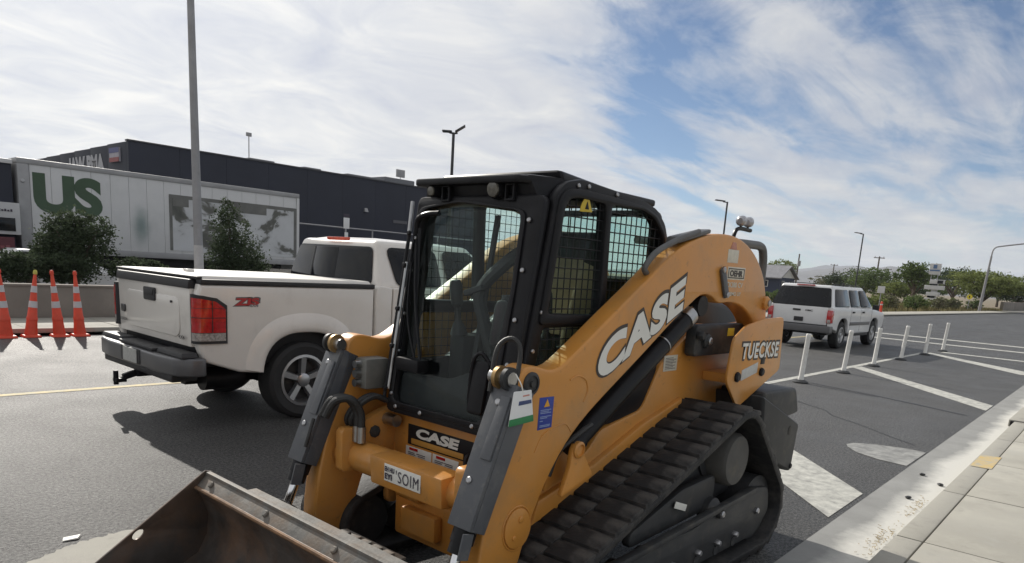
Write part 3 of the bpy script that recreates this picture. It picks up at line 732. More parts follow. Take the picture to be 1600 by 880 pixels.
# ---- arm lettering and stickers (near arm)
na = arms[-1]; YF = 1.9845
sl_u, sl_v = Vector((.912, 0, .430)), Vector((.035, 0, 1))
text('outline_lettering', 'CASE', frame((2.812, YF, 1.180), sl_u, sl_v), .860, .218, OUTL, na, offset=.082, depth=.0012, space=1.08)
text('arm_lettering', 'CASE', frame((2.827, YF, 1.196), sl_u, sl_v), .830, .190, WHITE, na, offset=.055, depth=.003, space=1.08)
bl = plate('blue_label', M('blue_label', (.020, .045, .30), .45, var=.08), [(2.409, 1.022), (2.508, 1.026), (2.512, 1.168), (2.411, 1.170)], XZ(YF), .003, na, bevel=.001)
plate('warning_triangle', M('label_orange', (.72, .36, .04), .5), [(2.443, 1.125), (2.483, 1.126), (2.463, 1.160)], XZ(YF-.0025), .002, bl, bevel=.0005)
mm = MB()
for k, (zz, ww) in enumerate(((1.110, .075), (1.103, .06), (1.096, .075), (1.080, .078), (1.073, .05), (1.060, .02), (1.040, .074), (1.034, .07))):
    mm.box(2.42, 2.42+ww, YF-.0032, YF-.0018, zz, zz+.0035)
mm.build('label_print', M('label_blue_print', (.25, .32, .55), .5), bl)
# hanging tag
tg = plate('paper_tag', M('tag_paper', (.74, .75, .75), .7, var=.04), rpoly([(2.170, 1.074), (2.330, 1.082), (2.304, 1.222), (2.192, 1.222)], .006), XZ(1.945), .002, LD, bevel=.0008)
plate('green_band', M('tag_green', (.03, .20, .07), .6), [(2.170, 1.0745), (2.330, 1.0825), (2.3245, 1.112), (2.174, 1.104)], XZ(1.9432), .0015, tg, bevel=.0004)
plate('tag_print', M('tag_navy', (.05, .07, .17), .6), [(2.225, 1.160), (2.308, 1.164), (2.305, 1.180), (2.228, 1.178)], XZ(1.9432), .0015, tg, bevel=.0004)
plate('tag_print', M('tag_red', (.55, .25, .20), .6), [(2.25, 1.196), (2.292, 1.198), (2.290, 1.204), (2.25, 1.202)], XZ(1.9432), .0015, tg, bevel=.0004)
MB().tube([(2.25, 1.944, 1.215), (2.24, 1.95, 1.25), (2.23, 1.975, 1.29)], .003, 6).build('tag_string', WHITE, tg)
def sticker(name, x0, z0, x1, z1, mat, y=YF, parent=na): return plate(name, mat, [(x0, z0), (x1, z0), (x1, z1), (x0, z1)], XZ(y), .003, parent, bevel=.001)
CREAM = M('sticker_cream', (.62, .58, .48), .55, var=.1, vs=30)
st1 = sticker('white_sticker', 4.055, 1.835, 4.195, 1.912, CREAM)
plate('sticker_arrow', M('sticker_red', (.48, .22, .16), .6, var=.2, vs=60), [(4.075, 1.912), (4.165, 1.912), (4.145, 1.955), (4.10, 1.955)], XZ(YF), .003, na, bevel=.001)
st2 = sticker('model_sticker', 4.075, 1.737, 4.312, 1.812, CREAM)
plate('sticker_frame', OUTL, [(4.085, 1.745), (4.302, 1.745), (4.302, 1.804), (4.085, 1.804)], XZ(YF-.002), .002, st2, bevel=.0005, holes=[[(4.092, 1.751), (4.295, 1.751), (4.295, 1.798), (4.092, 1.798)]])
text('sticker_lettering', 'OEHR', frame((4.105, YF, 1.755), (1, 0, 0), (0, 0, 1)), .175, .038, OUTL, st2, offset=.05, depth=.003)
text('faint_lettering', 'CK380 CV', frame((4.08, YF, 1.690), (1, 0, 0), (0, 0, 1)), .22, .032, CREAM, na, offset=.03, depth=.0015)
text('faint_lettering', 'DEMO UY', frame((4.11, YF, 1.640), (1, 0, 0), (0, 0, 1)), .18, .024, CREAM, na, offset=.03, depth=.0015)
sticker('side_label', 3.705, 1.182, 3.860, 1.276, CREAM, 2.133, LD)
mm = MB()
for k in range(8): mm.box(3.722, 3.80+random.random()*.045, 2.1308, 2.1318, 1.195+k*.009, 1.1985+k*.009)
mm.build('label_print', PLT, LD)

# ---- tilt cylinders: guard, barrel, chrome rod, bush
for s in (-1, 1):
    ya, yb = sorted((YC_+s*.555, YC_+s*.705)); ym = (ya+yb)/2
    T, B = Vector((2.225, 0, 1.245)), Vector((1.985, 0, .655)); d = (T-B).normalized(); nr = Vector((d.z, 0, -d.x))   # nr points to +x
    def sect(p, y, depth): return Vector((p.x, y, p.z))+nr*depth
    gd = MB().hex8([sect(B, ya, .0), sect(B, yb-.018, .0), sect(B, yb, .02), sect(B, ya, .02), sect(T, ya, 0), sect(T, yb-.018, 0), sect(T, yb, .02), sect(T, ya, .02)])
    gd.hex8([sect(B, ya, .021), sect(B, ya+.01, .021), sect(B, ya+.01, .10), sect(B, ya, .10), sect(T, ya, .021), sect(T, ya+.01, .021), sect(T, ya+.01, .12), sect(T, ya, .12)])
    gd.hex8([sect(B, yb-.01, .021), sect(B, yb, .021), sect(B, yb, .10), sect(B, yb-.01, .10), sect(T, yb-.01, .021), sect(T, yb, .021), sect(T, yb, .12), sect(T, yb-.01, .12)])
    gdo = gd.build('cylinder_guard', GUARD, LD, bevel=.003)
    # raised inner cover plate
    q0, q1 = B+d*.30, B+d*.58
    if s > 0: q0, q1 = B+d*.26, B+d*.56
    MB().hex8([sect(q0, ya+.008, -.012), sect(q0, ya+.07, -.012), sect(q0, ya+.07, .0), sect(q0, ya+.008, .0), sect(q1, ya+.008, -.012), sect(q1, ya+.06, -.012), sect(q1, ya+.06, 0), sect(q1, ya+.008, 0)]).build('guard_cover', GUARD, gdo, bevel=.01)
    for f, dy in ((.55, .02), (.20, .035)):
        bolt(sect(B+d*f, ym+dy-.02, -.001), -nr, .016, 'bolt', gdo, .008)
    bb, rr_ = B-d*.06, B-d*.38
    cyb = MB().cyl(sect(T-d*.05, ym, .06), sect(bb, ym, .06), .052, n=24).build('tilt_cylinder', BLACK, LD)
    MB().cyl(sect(bb+d*.02, ym, .06), sect(bb-d*.05, ym, .06), .047, n=24).build('gland', BLACK, cyb)
    MB().cyl(sect(bb, ym, .06), sect(rr_, ym, .06), .024, n=24).build('rod', CHROME, cyb)
    e = sect(rr_-d*.0, ym, .06)
    MB().lathe(e, (0, 1, 0), [(.05, -.05), (.05, .05)], 24).build('rod_eye', BRASS, cyb)
    MB().bar(sect(bb+d*.05, ya, .0), sect(bb-d*.06, ya, .015), .008, .06).build('guard_lip', GUARD, gdo)
# U-shaped black grab loop on top of the near guard
MB().tube([(2.20, 2.09, 1.20), (2.235, 2.10, 1.36), (2.265, 2.085, 1.415), (2.285, 2.04, 1.425), (2.285, 2.005, 1.37), (2.25, 1.995, 1.20)], .011, 8).build('hose_loop', HOSE, LD)
# hydraulic hoses by the far arm
for k in range(2):
    dy = .035*k
    h = MB().tube([(2.09, 3.19-dy, .90), (2.12, 3.15-dy, .985), (2.18, 3.10-dy, 1.00), (2.23, 3.08-dy, .93), (2.235, 3.075-dy, .83)], .021, 10).build('hydraulic_hose', HOSE, LD)
    MB().cyl((2.235, 3.075-dy, .85), (2.235, 3.075-dy, .765), .025, n=14).build('ferrule', STEEL, h)
    MB().tube([(2.30, 3.17-dy, .78), (2.22, 3.15-dy, .87), (2.26, 3.12-dy, .96), (2.34, 3.10-dy, 1.0), (2.42, 3.08-dy, .97)], .016, 8).build('hydraulic_hose', HOSE, LD)
MB().tube([(2.06, 3.22, .88), (2.02, 3.2, .80), (2.0, 3.20, .74)], .010, 8).build('hydraulic_hose', HOSE, LD)
# auxiliary coupler block on the far arm
cb_ = MB().box(2.30, 2.46, 3.10, 3.21, 1.03, 1.20).build('coupler_block', M('coupler_grey', (.20, .20, .185), .5, .4, var=.15, vs=14), LD, bevel=.025)
for k in range(3):
    MB().cyl((2.305, 3.155, 1.065+k*.05), (2.265, 3.155, 1.065+k*.05), .021, n=14).build('coupler', STEEL, cb_)

# ---- rear counterweight, light bar, hand rails
cw = MB()
for s in (-1, 1):
    y0, y1 = sorted((YC_+s*.86, YC_+s*.45))
    m_ = MB().hex8([(4.50, y0, .62), (5.06, y0, .42), (5.06, y1, .42), (4.50, y1, .62), (4.42, y0, 1.03), (5.10, y0, .77), (5.10, y1, .77), (4.42, y1, 1.03)]).build('rear_bumper', DARKGREY, LD, bevel=.03, seg=3)
    bolt((4.93, YC_+s*.86, .74), (0, s, 0), .035, 'tie_down_hole', m_, .003, BLACK)
    bolt((5.03, YC_+s*.86, .47), (0, s, 0), .02, 'bolt', m_, .01, BLACK)
    MB().hex8([(4.5, y0+.03, .80), (5.14, y0+.03, .84), (5.14, y1-.02, .84), (4.5, y1-.02, .80), (4.5, y0+.03, 1.04), (5.09, y0+.05, 1.02), (5.09, y1-.02, 1.02), (4.5, y1-.02, 1.04)]).build('rear_corner', DARKGREY, m_, bevel=.03, seg=3)
MB().hex8([(4.88, 2.2, .45), (5.12, 2.2, .50), (5.12, 3.12, .50), (4.88, 3.12, .45), (4.9, 2.2, 1.3), (5.05, 2.2, 1.25), (5.05, 3.12, 1.25), (4.9, 3.12, 1.3)]).build('rear_door', DARKGREY, LD, bevel=.04, seg=3)
RAILG = M('rail_grey', (.12, .12, .118), .5, .3, var=.12, vs=12)
MB().tube([(4.70, 2.28, 1.985), (4.98, 2.28, 1.99), (5.16, 2.28, 1.985), (5.22, 2.28, 1.93), (5.24, 2.28, 1.80), (5.22, 2.28, 1.45), (5.08, 2.28, 1.1)], .030, 12).build('rear_guard_rail', RAILG, LD)
MB().tube([(4.70, mir(2.28), 1.985), (4.98, mir(2.28), 1.99), (5.16, mir(2.28), 1.985), (5.22, mir(2.28), 1.93), (5.24, mir(2.28), 1.80), (5.22, mir(2.28), 1.45), (5.08, mir(2.28), 1.1)], .030, 12).build('rear_guard_rail', RAILG, LD)
mast = MB().tube([(4.72, 2.29, 1.96), (4.74, 2.29, 2.05), (4.80, 2.29, 2.085), (4.98, 2.29, 2.085)], .014, 8).build('light_bracket', BLACK, LD)
for x in (4.82, 4.93):
    lt = MB().lathe((x, 2.29, 2.138), (.94, .1, .1), [(.02, -.028), (.034, -.015), (.036, .015), (.031, .022), (.001, .024)], 18).build('work_light', M('lamp_silver', (.40, .40, .42), .3, .6), mast)
    MB().bar((x, 2.29, 2.085), (x, 2.29, 2.12), .012, .012).build('lamp_stem', BLACK, lt)
MB().tube([(3.26, 2.03, 1.735), (3.22, 2.02, 1.77), (3.30, 2.01, 1.85), (3.50, 2.01, 1.925), (3.72, 2.01, 1.985)], .016, 10).build('arm_hand_rail', RAILG, LD)
MB().hex8([(3.50, 2.0, 1.905), (3.85, 2.0, 1.985), (3.85, 2.09, 1.985), (3.50, 2.09, 1.905), (3.52, 2.0, 1.945), (3.85, 2.0, 2.01), (3.85, 2.09, 2.01), (3.52, 2.09, 1.945)]).build('arm_top_pad', RAILG, LD, bevel=.012)
MB().tube([(3.70, 2.9, 1.7), (3.70, 2.9, 2.28)], .004, 6).build('antenna', BLACK, LD)

# ---- cab
CAB = MB()
def cabx(z): return 2.42+(z-.92)*.155
SIDE = rpoly([(2.42, .92), (2.632, 2.07), (2.70, 2.13), (2.82, 2.155), (3.10, 2.135), (3.37, 2.115), (3.50, 2.085), (3.60, 2.015), (3.655, 1.91), (3.665, 1.70), (3.665, .92)], .03)
W1 = rpoly([(2.685, 2.01), (2.72, 2.055), (2.80, 2.065), (3.005, 2.058), (3.022, 1.516), (2.612, 1.525)], .03)
W2 = rpoly([(3.055, 2.058), (3.33, 2.062), (3.45, 2.035), (3.54, 1.965), (3.59, 1.87), (3.60, 1.66), (3.60, 1.516), (3.075, 1.516)], .03)
W3 = rpoly([(2.600, 1.455), (3.40, 1.455), (3.40, 1.20), (2.56, 1.20)], .03)
for s, y in ((-1, 2.175), (1, 3.035)):
    cs = plate('cab_side', BLACK, SIDE, XZ(y), .05, LD, holes=[W1, W2, W3], bevel=.012)
    ring = plate('window_surround', BLACK, rpoly([(2.645, 2.05), (2.70, 2.10), (2.82, 2.11), (3.10, 2.10), (3.36, 2.085), (3.49, 2.05), (3.58, 1.97), (3.63, 1.88), (3.635, 1.47), (2.56, 1.47)], .03), XZ(y+s*.025), .03, cs, holes=[W1, W2], bevel=.010)
    for nm, ww in (('side_glass', W1), ('side_glass', W2), ('side_glass', W3)):
        plate(nm, SIDEGLASS, ww, XZ(y), .006, cs, bevel=.001)
    # window guard grid, clipped to the openings
    g_ = MB()
    def inside(x, z, poly):
        c = False
        for i in range(len(poly)):
            (xa, za), (xb, zb) = poly[i-1], poly[i]
            if (za > z) != (zb > z) and x < (xb-xa)*(z-za)/(zb-za)+xa: c = not c
        return c
    def runs(fn, poly):
        on = None; t = 0.0
        while t <= 1.0001:
            i_ = inside(*fn(t), poly)
            if i_ and on is None: on = t
            if (not i_ or t > .999) and on is not None:
                if t-on > .02: yield fn(on), fn(t)
                on = None
            t += .005
    for poly in (W1, W2, W3):
        for k in range(40):
            x = 2.45+k*.048
            for p, q in runs(lambda t: (x, 1.18+t*.95), poly): g_.cyl((p[0], y+s*.018, p[1]), (q[0], y+s*.018, q[1]), .0032 if s < 0 else .0020, n=5, caps=False)
        for k in range(22):
            z = 1.21+k*.048
            for p, q in runs(lambda t: (2.5+t*1.2, z), poly): g_.cyl((p[0], y+s*.022, p[1]), (q[0], y+s*.022, q[1]), .0032 if s < 0 else .0020, n=5, caps=False)
    g_.build('window_guard', BLACK, cs)
    for (x, z) in ((2.66, 1.98), (2.61, 1.73), (2.575, 1.53), (2.53, 1.35), (2.86, 2.125), (2.78, 2.12), (3.1, 2.115), (2.50, 1.12)):
        bolt((x, y+s*.026, z), (0, s, 0), .011, 'bolt', cs, .010)
    for (xa, xb) in ((2.44, 2.62), ):
        plate('cab_lower_side', BLACK, [(2.44, .93), (3.66, .93), (3.66, 1.19), (2.48, 1.19)], XZ(y+s*.004), .046, cs, bevel=.01)
    if s < 0:
        ws = plate('warning_sign', M('sign_yellow', (.55, .40, .03), .5, var=.1), rpoly([(2.80, 2.005), (2.90, 2.010), (2.88, 2.045), (2.865, 2.075), (2.835, 2.073), (2.81, 2.04)], .006), XZ(y-.03), .004, cs, bevel=.001)
        plate('sign_symbol', BLACK, [(2.838, 2.02), (2.868, 2.02), (2.853, 2.055)], XZ(y-.033), .003, ws, bevel=.0005)
# roof with front visor
ROOF = rpoly([(2.515, 2.29), (2.80, 2.155), (3.50, 2.16), (3.50, 3.06), (2.80, 3.07), (2.515, 3.02)], .03)
rf = plate('cab_roof', BLACK, ROOF, frame((0, 0, 2.155), (1, 0, -.012), (0, 1, 0)), .035, LD, bevel=.010)
MB().hex8([(2.75, 2.17, 2.05), (3.50, 2.17, 2.09), (3.50, 3.05, 2.09), (2.75, 3.05, 2.05), (2.70, 2.20, 2.185), (3.46, 2.22, 2.125), (3.46, 3.0, 2.125), (2.70, 3.02, 2.185)]).build('roof_shell', BLACK, rf, bevel=.03, seg=3)
# header under the visor
MB().hex8([(2.600, 2.22, 2.02), (2.75, 2.18, 2.02), (2.75, 3.04, 2.02), (2.600, 3.02, 2.02), (2.560, 2.27, 2.15), (2.75, 2.18, 2.15), (2.75, 3.04, 2.15), (2.560, 2.98, 2.15)]).build('header', BLACK, rf, bevel=.02)
LAMPG = M('lamp_glass', (.10, .095, .08), .12, var=.5, vs=30, spec=.8)
for y, w_ in ((2.46, .062), (2.90, .04)):
    wl = MB().lathe((2.575, y, 2.085), (-1, 0, -.1), [(w_*.7, -.03), (w_*.75, .03), (w_*.68, .045), (w_*.6, .04), (.001, .04)], 20).build('work_light', BLACK, rf)
    MB().lathe((2.532, y, 2.081), (-1, 0, -.1), [(w_*.6, 0), (w_*.55, .008), (.001, .01)], 20).build('lens', LAMPG, wl)
    plate('lamp_frame', BLACK, [(y-.115, 2.03), (y-.055, 2.03), (y-.055, 2.11), (y-.115, 2.11)], YZ(2.565), .03, wl, holes=[[(y-.105, 2.04), (y-.065, 2.04), (y-.065, 2.10), (y-.105, 2.10)]], bevel=.004)
    plate('lamp_mount', M('amber_mount', (.16, .11, .055), .6), [(y-.02, 2.11), (y+.02, 2.11), (y+.02, 2.14), (y-.02, 2.14)], YZ(2.54), .02, wl, bevel=.003)
# front frame and door glass, in the plane of the windscreen
FM = frame((2.42, YC_, .92), (0, 1, 0), (.1532, 0, .9882))
FO = rpoly([(-.49, 0), (.39, 0), (.385, 1.15), (-.49, 1.15)], .04)
FH = rpoly([(-.33, .06), (.335, .06), (.34, .80), (.325, 1.08), (.06, 1.115), (-.37, 1.07), (-.385, .70)], .05)
ff = plate('door_frame', BLACK, FO, FM, .05, LD, holes=[FH], bevel=.012)
plate('door_glass', CABGLASS, FH, FM, .006, ff, bevel=.001)
plate('glass_edge', BLACK, rpoly([(-.395, .03), (.365, .03), (.36, 1.09), (.05, 1.13), (-.40, 1.075), (-.41, .70)], .05), frame((2.392, YC_, .925), (0, 1, 0), (.1532, 0, .9882)), .012, ff, holes=[FH], bevel=.004)
def fp(u, v, w=0.0): return FM @ Vector((u, v, w))
for (u, v) in ((-.425, 1.03), (-.435, .80), (-.44, .57), (-.44, .36), (-.36, .10), (-.28, .04), (.10, .035), (.3, .035)):
    bolt(fp(u, v, -.03), FM.to_3x3() @ Vector((0, 0, -1)), .012, 'bolt', ff, .010)
# lower dark door panel with latch
plate('door_lower_panel', BLACK, rpoly([(-.33, .06), (.335, .06), (.335, .22), (-.05, .24), (-.33, .36)], .04), frame(FM @ Vector((0, 0, .012)), (0, 1, 0), (.1532, 0, .9882)), .012, ff, bevel=.003)
MB().tube([fp(-.23, .15, -.03), fp(-.235, .32, -.05), fp(-.26, .38, -.055), fp(-.30, .39, -.055), fp(-.34, .34, -.03)], .010).build('door_handle', BLACK, ff)
plate('latch_box', BLACK, rrect(-.34, -.24, .10, .36, .02), frame(FM @ Vector((0, 0, -.03)), (0, 1, 0), (.1532, 0, .9882)), .04, ff, bevel=.008)
# wiper with its linkage, left grab bars and mirror
wp = MB().tube([fp(.14, .28, -.045), fp(.25, .60, -.05), fp(.32, .90, -.045)], .010, 6).build('wiper_arm', BLACK, ff)
MB().bar(fp(.21, .30, -.035), fp(.325, .98, -.035), .014, .010).build('wiper_blade', BLACK, wp)
MB().tube([fp(.18, .27, -.04), fp(.30, .52, -.045), fp(.335, .80, -.045)], .007, 6).build('link_rod', BLACK, wp)
wmot = MB().box(2.38, 2.46, 2.78, 2.96, 1.16, 1.23).build('wiper_motor', BLACK, ff, bevel=.015)
for u0, u1, v0, v1, r_, mt in ((.372, .380, .12, .80, .009, STEEL), (.345, .355, .30, 1.0, .007, BLACK), (.395, .395, .05, .95, .010, BLACK), (.398, .408, .95, 1.12, .011, STEEL)):
    gb = MB().cyl(fp(u0, v0, -.04), fp(u1, v1, -.04), r_, n=10).build('grab_bar', mt, ff)
for v in (.12, .35, .55, .78, .95):
    bolt(fp(.378, v, -.052), FM.to_3x3() @ Vector((0, 0, -1)), .014, 'bar_clamp', ff, .014, BLACK)
    bolt(fp(.345, v-.02, -.03), FM.to_3x3() @ Vector((0, 0, -1)), .011, 'bolt', ff, .012)
MB().tube([fp(.35, .95, -.03), fp(.335, 1.02, -.05), fp(.27, 1.05, -.05), fp(.19, 1.06, -.035)], .014, 10).build('mirror_arm', BLACK, ff)
# cab interior
SEATB = M('seat_vinyl', (.022, .022, .024), .6, var=.2, vs=10)
SEATT = M('seat_tan_cloth', (.50, .38, .24), .85, var=.12, vs=20)
seat = MB().hex8([(2.95, 2.42, 1.18), (3.40, 2.42, 1.18), (3.40, 2.90, 1.18), (2.95, 2.90, 1.18), (2.93, 2.42, 1.30), (3.40, 2.42, 1.27), (3.40, 2.90, 1.27), (2.93, 2.90, 1.30)]).build('seat', SEATB, LD, bevel=.04, seg=3)
sb = MB().hex8([(3.28, 2.42, 1.27), (3.42, 2.42, 1.27), (3.42, 2.90, 1.27), (3.28, 2.90, 1.27), (3.39, 2.46, 1.95), (3.48, 2.46, 1.95), (3.48, 2.86, 1.95), (3.39, 2.86, 1.95)]).build('seat_back', SEATB, seat, bevel=.05, seg=3)
MB().hex8([(3.262, 2.50, 1.36), (3.29, 2.50, 1.36), (3.29, 2.82, 1.36), (3.262, 2.82, 1.36), (3.355, 2.52, 1.80), (3.39, 2.52, 1.80), (3.39, 2.80, 1.80), (3.355, 2.80, 1.80)]).build('seat_cloth', SEATT, sb, bevel=.02)
MB().hex8([(3.05, 2.405, 1.26), (3.28, 2.405, 1.24), (3.28, 2.43, 1.24), (3.05, 2.43, 1.26), (3.22, 2.405, 1.78), (3.36, 2.405, 1.75), (3.36, 2.43, 1.75), (3.22, 2.43, 1.78)]).build('seat_bolster', SEATT, seat, bevel=.01)
for s in (-1, 1):
    y = 2.605+s*.32
    con = MB().box(2.78, 3.35, y-.06, y+.06, 1.05, 1.34).build('arm_console', SEATB, LD, bevel=.03)
    js = MB().lathe((2.80, y, 1.34), (-.15, 0, 1), [(.05, 0), (.03, .06), (.016, .08), (.016, .15), (.033, .17), (.036, .27), (.025, .30), (.001, .305)], 16).build('joystick', BPLASTIC, con)
rear = plate('cab_rear', BLACK, rrect(2.20, 3.01, .92, 2.09, .05), YZ(3.62), .05, LD, holes=[rrect(2.26, 2.95, 1.45, 2.055, .06)], bevel=.01)
plate('rear_glass', SIDEGLASS, rrect(2.26, 2.95, 1.45, 2.055, .06), YZ(3.62), .006, rear, bevel=.001)
MB().box(2.46, 3.60, 2.20, 3.01, .93, 1.04).build('cab_floor', BLACK, LD)
# swing-down restraint bar
rb = MB().tube([fp(-.20, .98, .28), fp(-.17, .86, .14), fp(-.06, .70, .10), fp(-.08, .55, .14), fp(-.14, .36, .20)], .034, 10).build('restraint_bar', BPLASTIC, LD)
MB().bar(fp(-.10, .72, .08), fp(.02, .68, .08), .05, .03).build('restraint_pad', BPLASTIC, rb, bevel=.008)
MB().bar(fp(.05, 1.12, .25), fp(.05, .10, .25), .03, .02).build('inner_post', BPLASTIC, LD, bevel=.004)
can = MB().lathe(fp(-.30, .44, .05), (.15, 0, 1), [(.05, 0), (.055, .02), (.055, .19), (.045, .215), (.03, .22), (.03, .245), (.001, .25)], 20).build('fluid_bottle', BPLASTIC, LD)

# ---- bucket
BST = M('worn_bucket_steel', (.075, .066, .060), .5, .35, var=.3, vs=5, bump=.2, bs=30, dirt=(.17, .095, .055), dirt_amt=.7, ds=3.5, rvar=.15)
BED = M('worn_steel_edge', (.135, .13, .12), .7, .15, var=.4, vs=9, dirt=(.17, .11, .065), dirt_amt=.65, ds=6, bump=.2, bs=60)
BY0, BY1 = 1.61, 3.71
bk = MB().box(1.70, 1.73, BY0, BY1, .50, .535).build('bucket', BED, LD, bevel=.006)
def shell(name, prof, y0, y1, th, mat, parent):
    m = MB(); n = len(prof); vs = []
    for y in (y0, y1):
        for (x, z) in prof: vs.append((x, y, z))
    # thickness
    off = []
    for i in range(n):
        a, b = Vector(prof[max(i-1, 0)]), Vector(prof[min(i+1, n-1)]); d = (b-a).normalized(); off.append((prof[i][0]-d.y*-th, prof[i][1]+d.x*-th))
    for y in (y0, y1):
        for (x, z) in off: vs.append((x, y, z))
    fs = []
    for i in range(n-1):
        fs += [(i, i+1, n+i+1, n+i), (2*n+i, 3*n+i, 3*n+i+1, 2*n+i+1), (i, 2*n+i, 2*n+i+1, i+1), (n+i, n+i+1, 3*n+i+1, 3*n+i)]
    fs += [(0, n, 3*n, 2*n), (n-1, 3*n-1, 4*n-1, 2*n-1)]
    return m.add(vs, fs).build(name, mat, parent, smooth=30)
shell('bucket_back', [(1.655, .468), (1.69, .40), (1.725, .30), (1.715, .18), (1.66, .08), (1.57, .032), (1.45, .02), (1.05, .012)], BY0, BY1, .014, BST, bk)
MB().hex8([(1.645, BY0, .458), (1.66, BY0, .452), (1.66, BY1, .452), (1.645, BY1, .458), (1.715, BY0, .532), (1.735, BY0, .52), (1.735, BY1, .52), (1.715, BY1, .532)]).build('bucket_lip', BED, bk, bevel=.004)
MB().box(.88, 1.06, BY0, BY1, .002, .022).build('cutting_edge', BED, bk, bevel=.005)
RUSTE = M('rusty_edge', (.20, .11, .055), .8, var=.4, vs=14, dirt=(.10, .07, .05), dirt_amt=.7, ds=9)
MB().cyl((1.648, BY0, .457), (1.648, BY1, .457), .011, n=8).build('weld_bead', RUSTE, bk)
for y in (BY0, BY1-.014):
    hole = [(1.345+.035*math.cos(a*math.pi/8)*(.75)-.012*math.sin(a*math.pi/8), .262+.016*math.sin(a*math.pi/8)+.024*math.cos(a*math.pi/8)*.8) for a in range(16)]
    plate('bucket_side', BST, [(1.735, .535), (1.70, .542), (1.14, .160), (.93, .045), (.90, .004), (1.55, .004), (1.68, .06), (1.74, .20), (1.74, .40)], XZ(y+.007), .014, bk, holes=[hole], bevel=.003)
for y in (3.58, 3.02, 2.45, 1.9):
    bolt((1.678, y, .494), (-.72, 0, .69), .018, 'bolt', bk, .014, BED)
# attachment plate behind the bucket
ap = MB().hex8([(1.76, 1.95, .10), (1.80, 1.95, .10), (1.80, 3.37, .10), (1.76, 3.37, .10), (1.745, 1.95, .47), (1.80, 1.95, .48), (1.80, 3.37, .48), (1.745, 3.37, .47)]).build('attachment_plate', DARKGREY, bk, bevel=.006)
for s in (-1, 1):
    for dy in (.0, .11):
        plate('attachment_ear', DARKGREY, rpoly([(1.79, .10), (2.12, .10), (2.12, .24), (1.95, .43), (1.79, .46)], .03), XZ(YC_+s*(.575+dy)), .02, ap, bevel=.004)
    MB().cyl((1.845, YC_+s*.54, .36), (1.845, YC_+s*.72, .36), .035).build('pivot_pin', BRASS, ap)
MB().bar((1.745, 2.05, .525), (1.745, 3.30, .525), .07, .012).build('top_ledge', BED, ap)
gr = MB().box(1.80, 1.93, 2.28, 2.72, .44, .452).build('step_grate', BED, ap)
for k in range(5):
    y = 2.32+k*.08
    MB().box(1.81, 1.90, y, y+.055, .452, .468).build('grate_tooth', BED, gr, bevel=.004)
# ================================================================ vehicles
def arch(cx_, cz, r, zb, n=16, p=2.6):
    """wheel arch from the rear bottom to the front bottom (increasing x), squared off a little"""
    out = []
    a0 = math.asin(max(-1, min(1, (zb-cz)/r)))
    for i in range(n+1):
        a = math.pi-a0-(math.pi-2*a0)*i/n; c, s = math.cos(a), math.sin(a)
        k = (abs(c)**p+abs(s)**p)**(-1/p)
        out.append((cx_+r*k*c, cz+r*k*s))
    return out
def flare(name, mat, cx_, cz, r, zb, y, side, parent, prof):
    pts = arch(cx_, cz, r, zb, 26); m = MB(); vs, fs = [], []; k = len(prof)
    for (x, z) in pts:
        d = Vector((x-cx_, z-cz)).normalized()
        for (dr, out) in prof: vs.append((x+d.x*dr, y+side*out, z+d.y*dr))
    for i in range(len(pts)-1):
        for j in range(k-1): fs.append((i*k+j, i*k+j+1, (i+1)*k+j+1, (i+1)*k+j))
    return m.add(vs, fs).build(name, mat, parent, smooth=60)

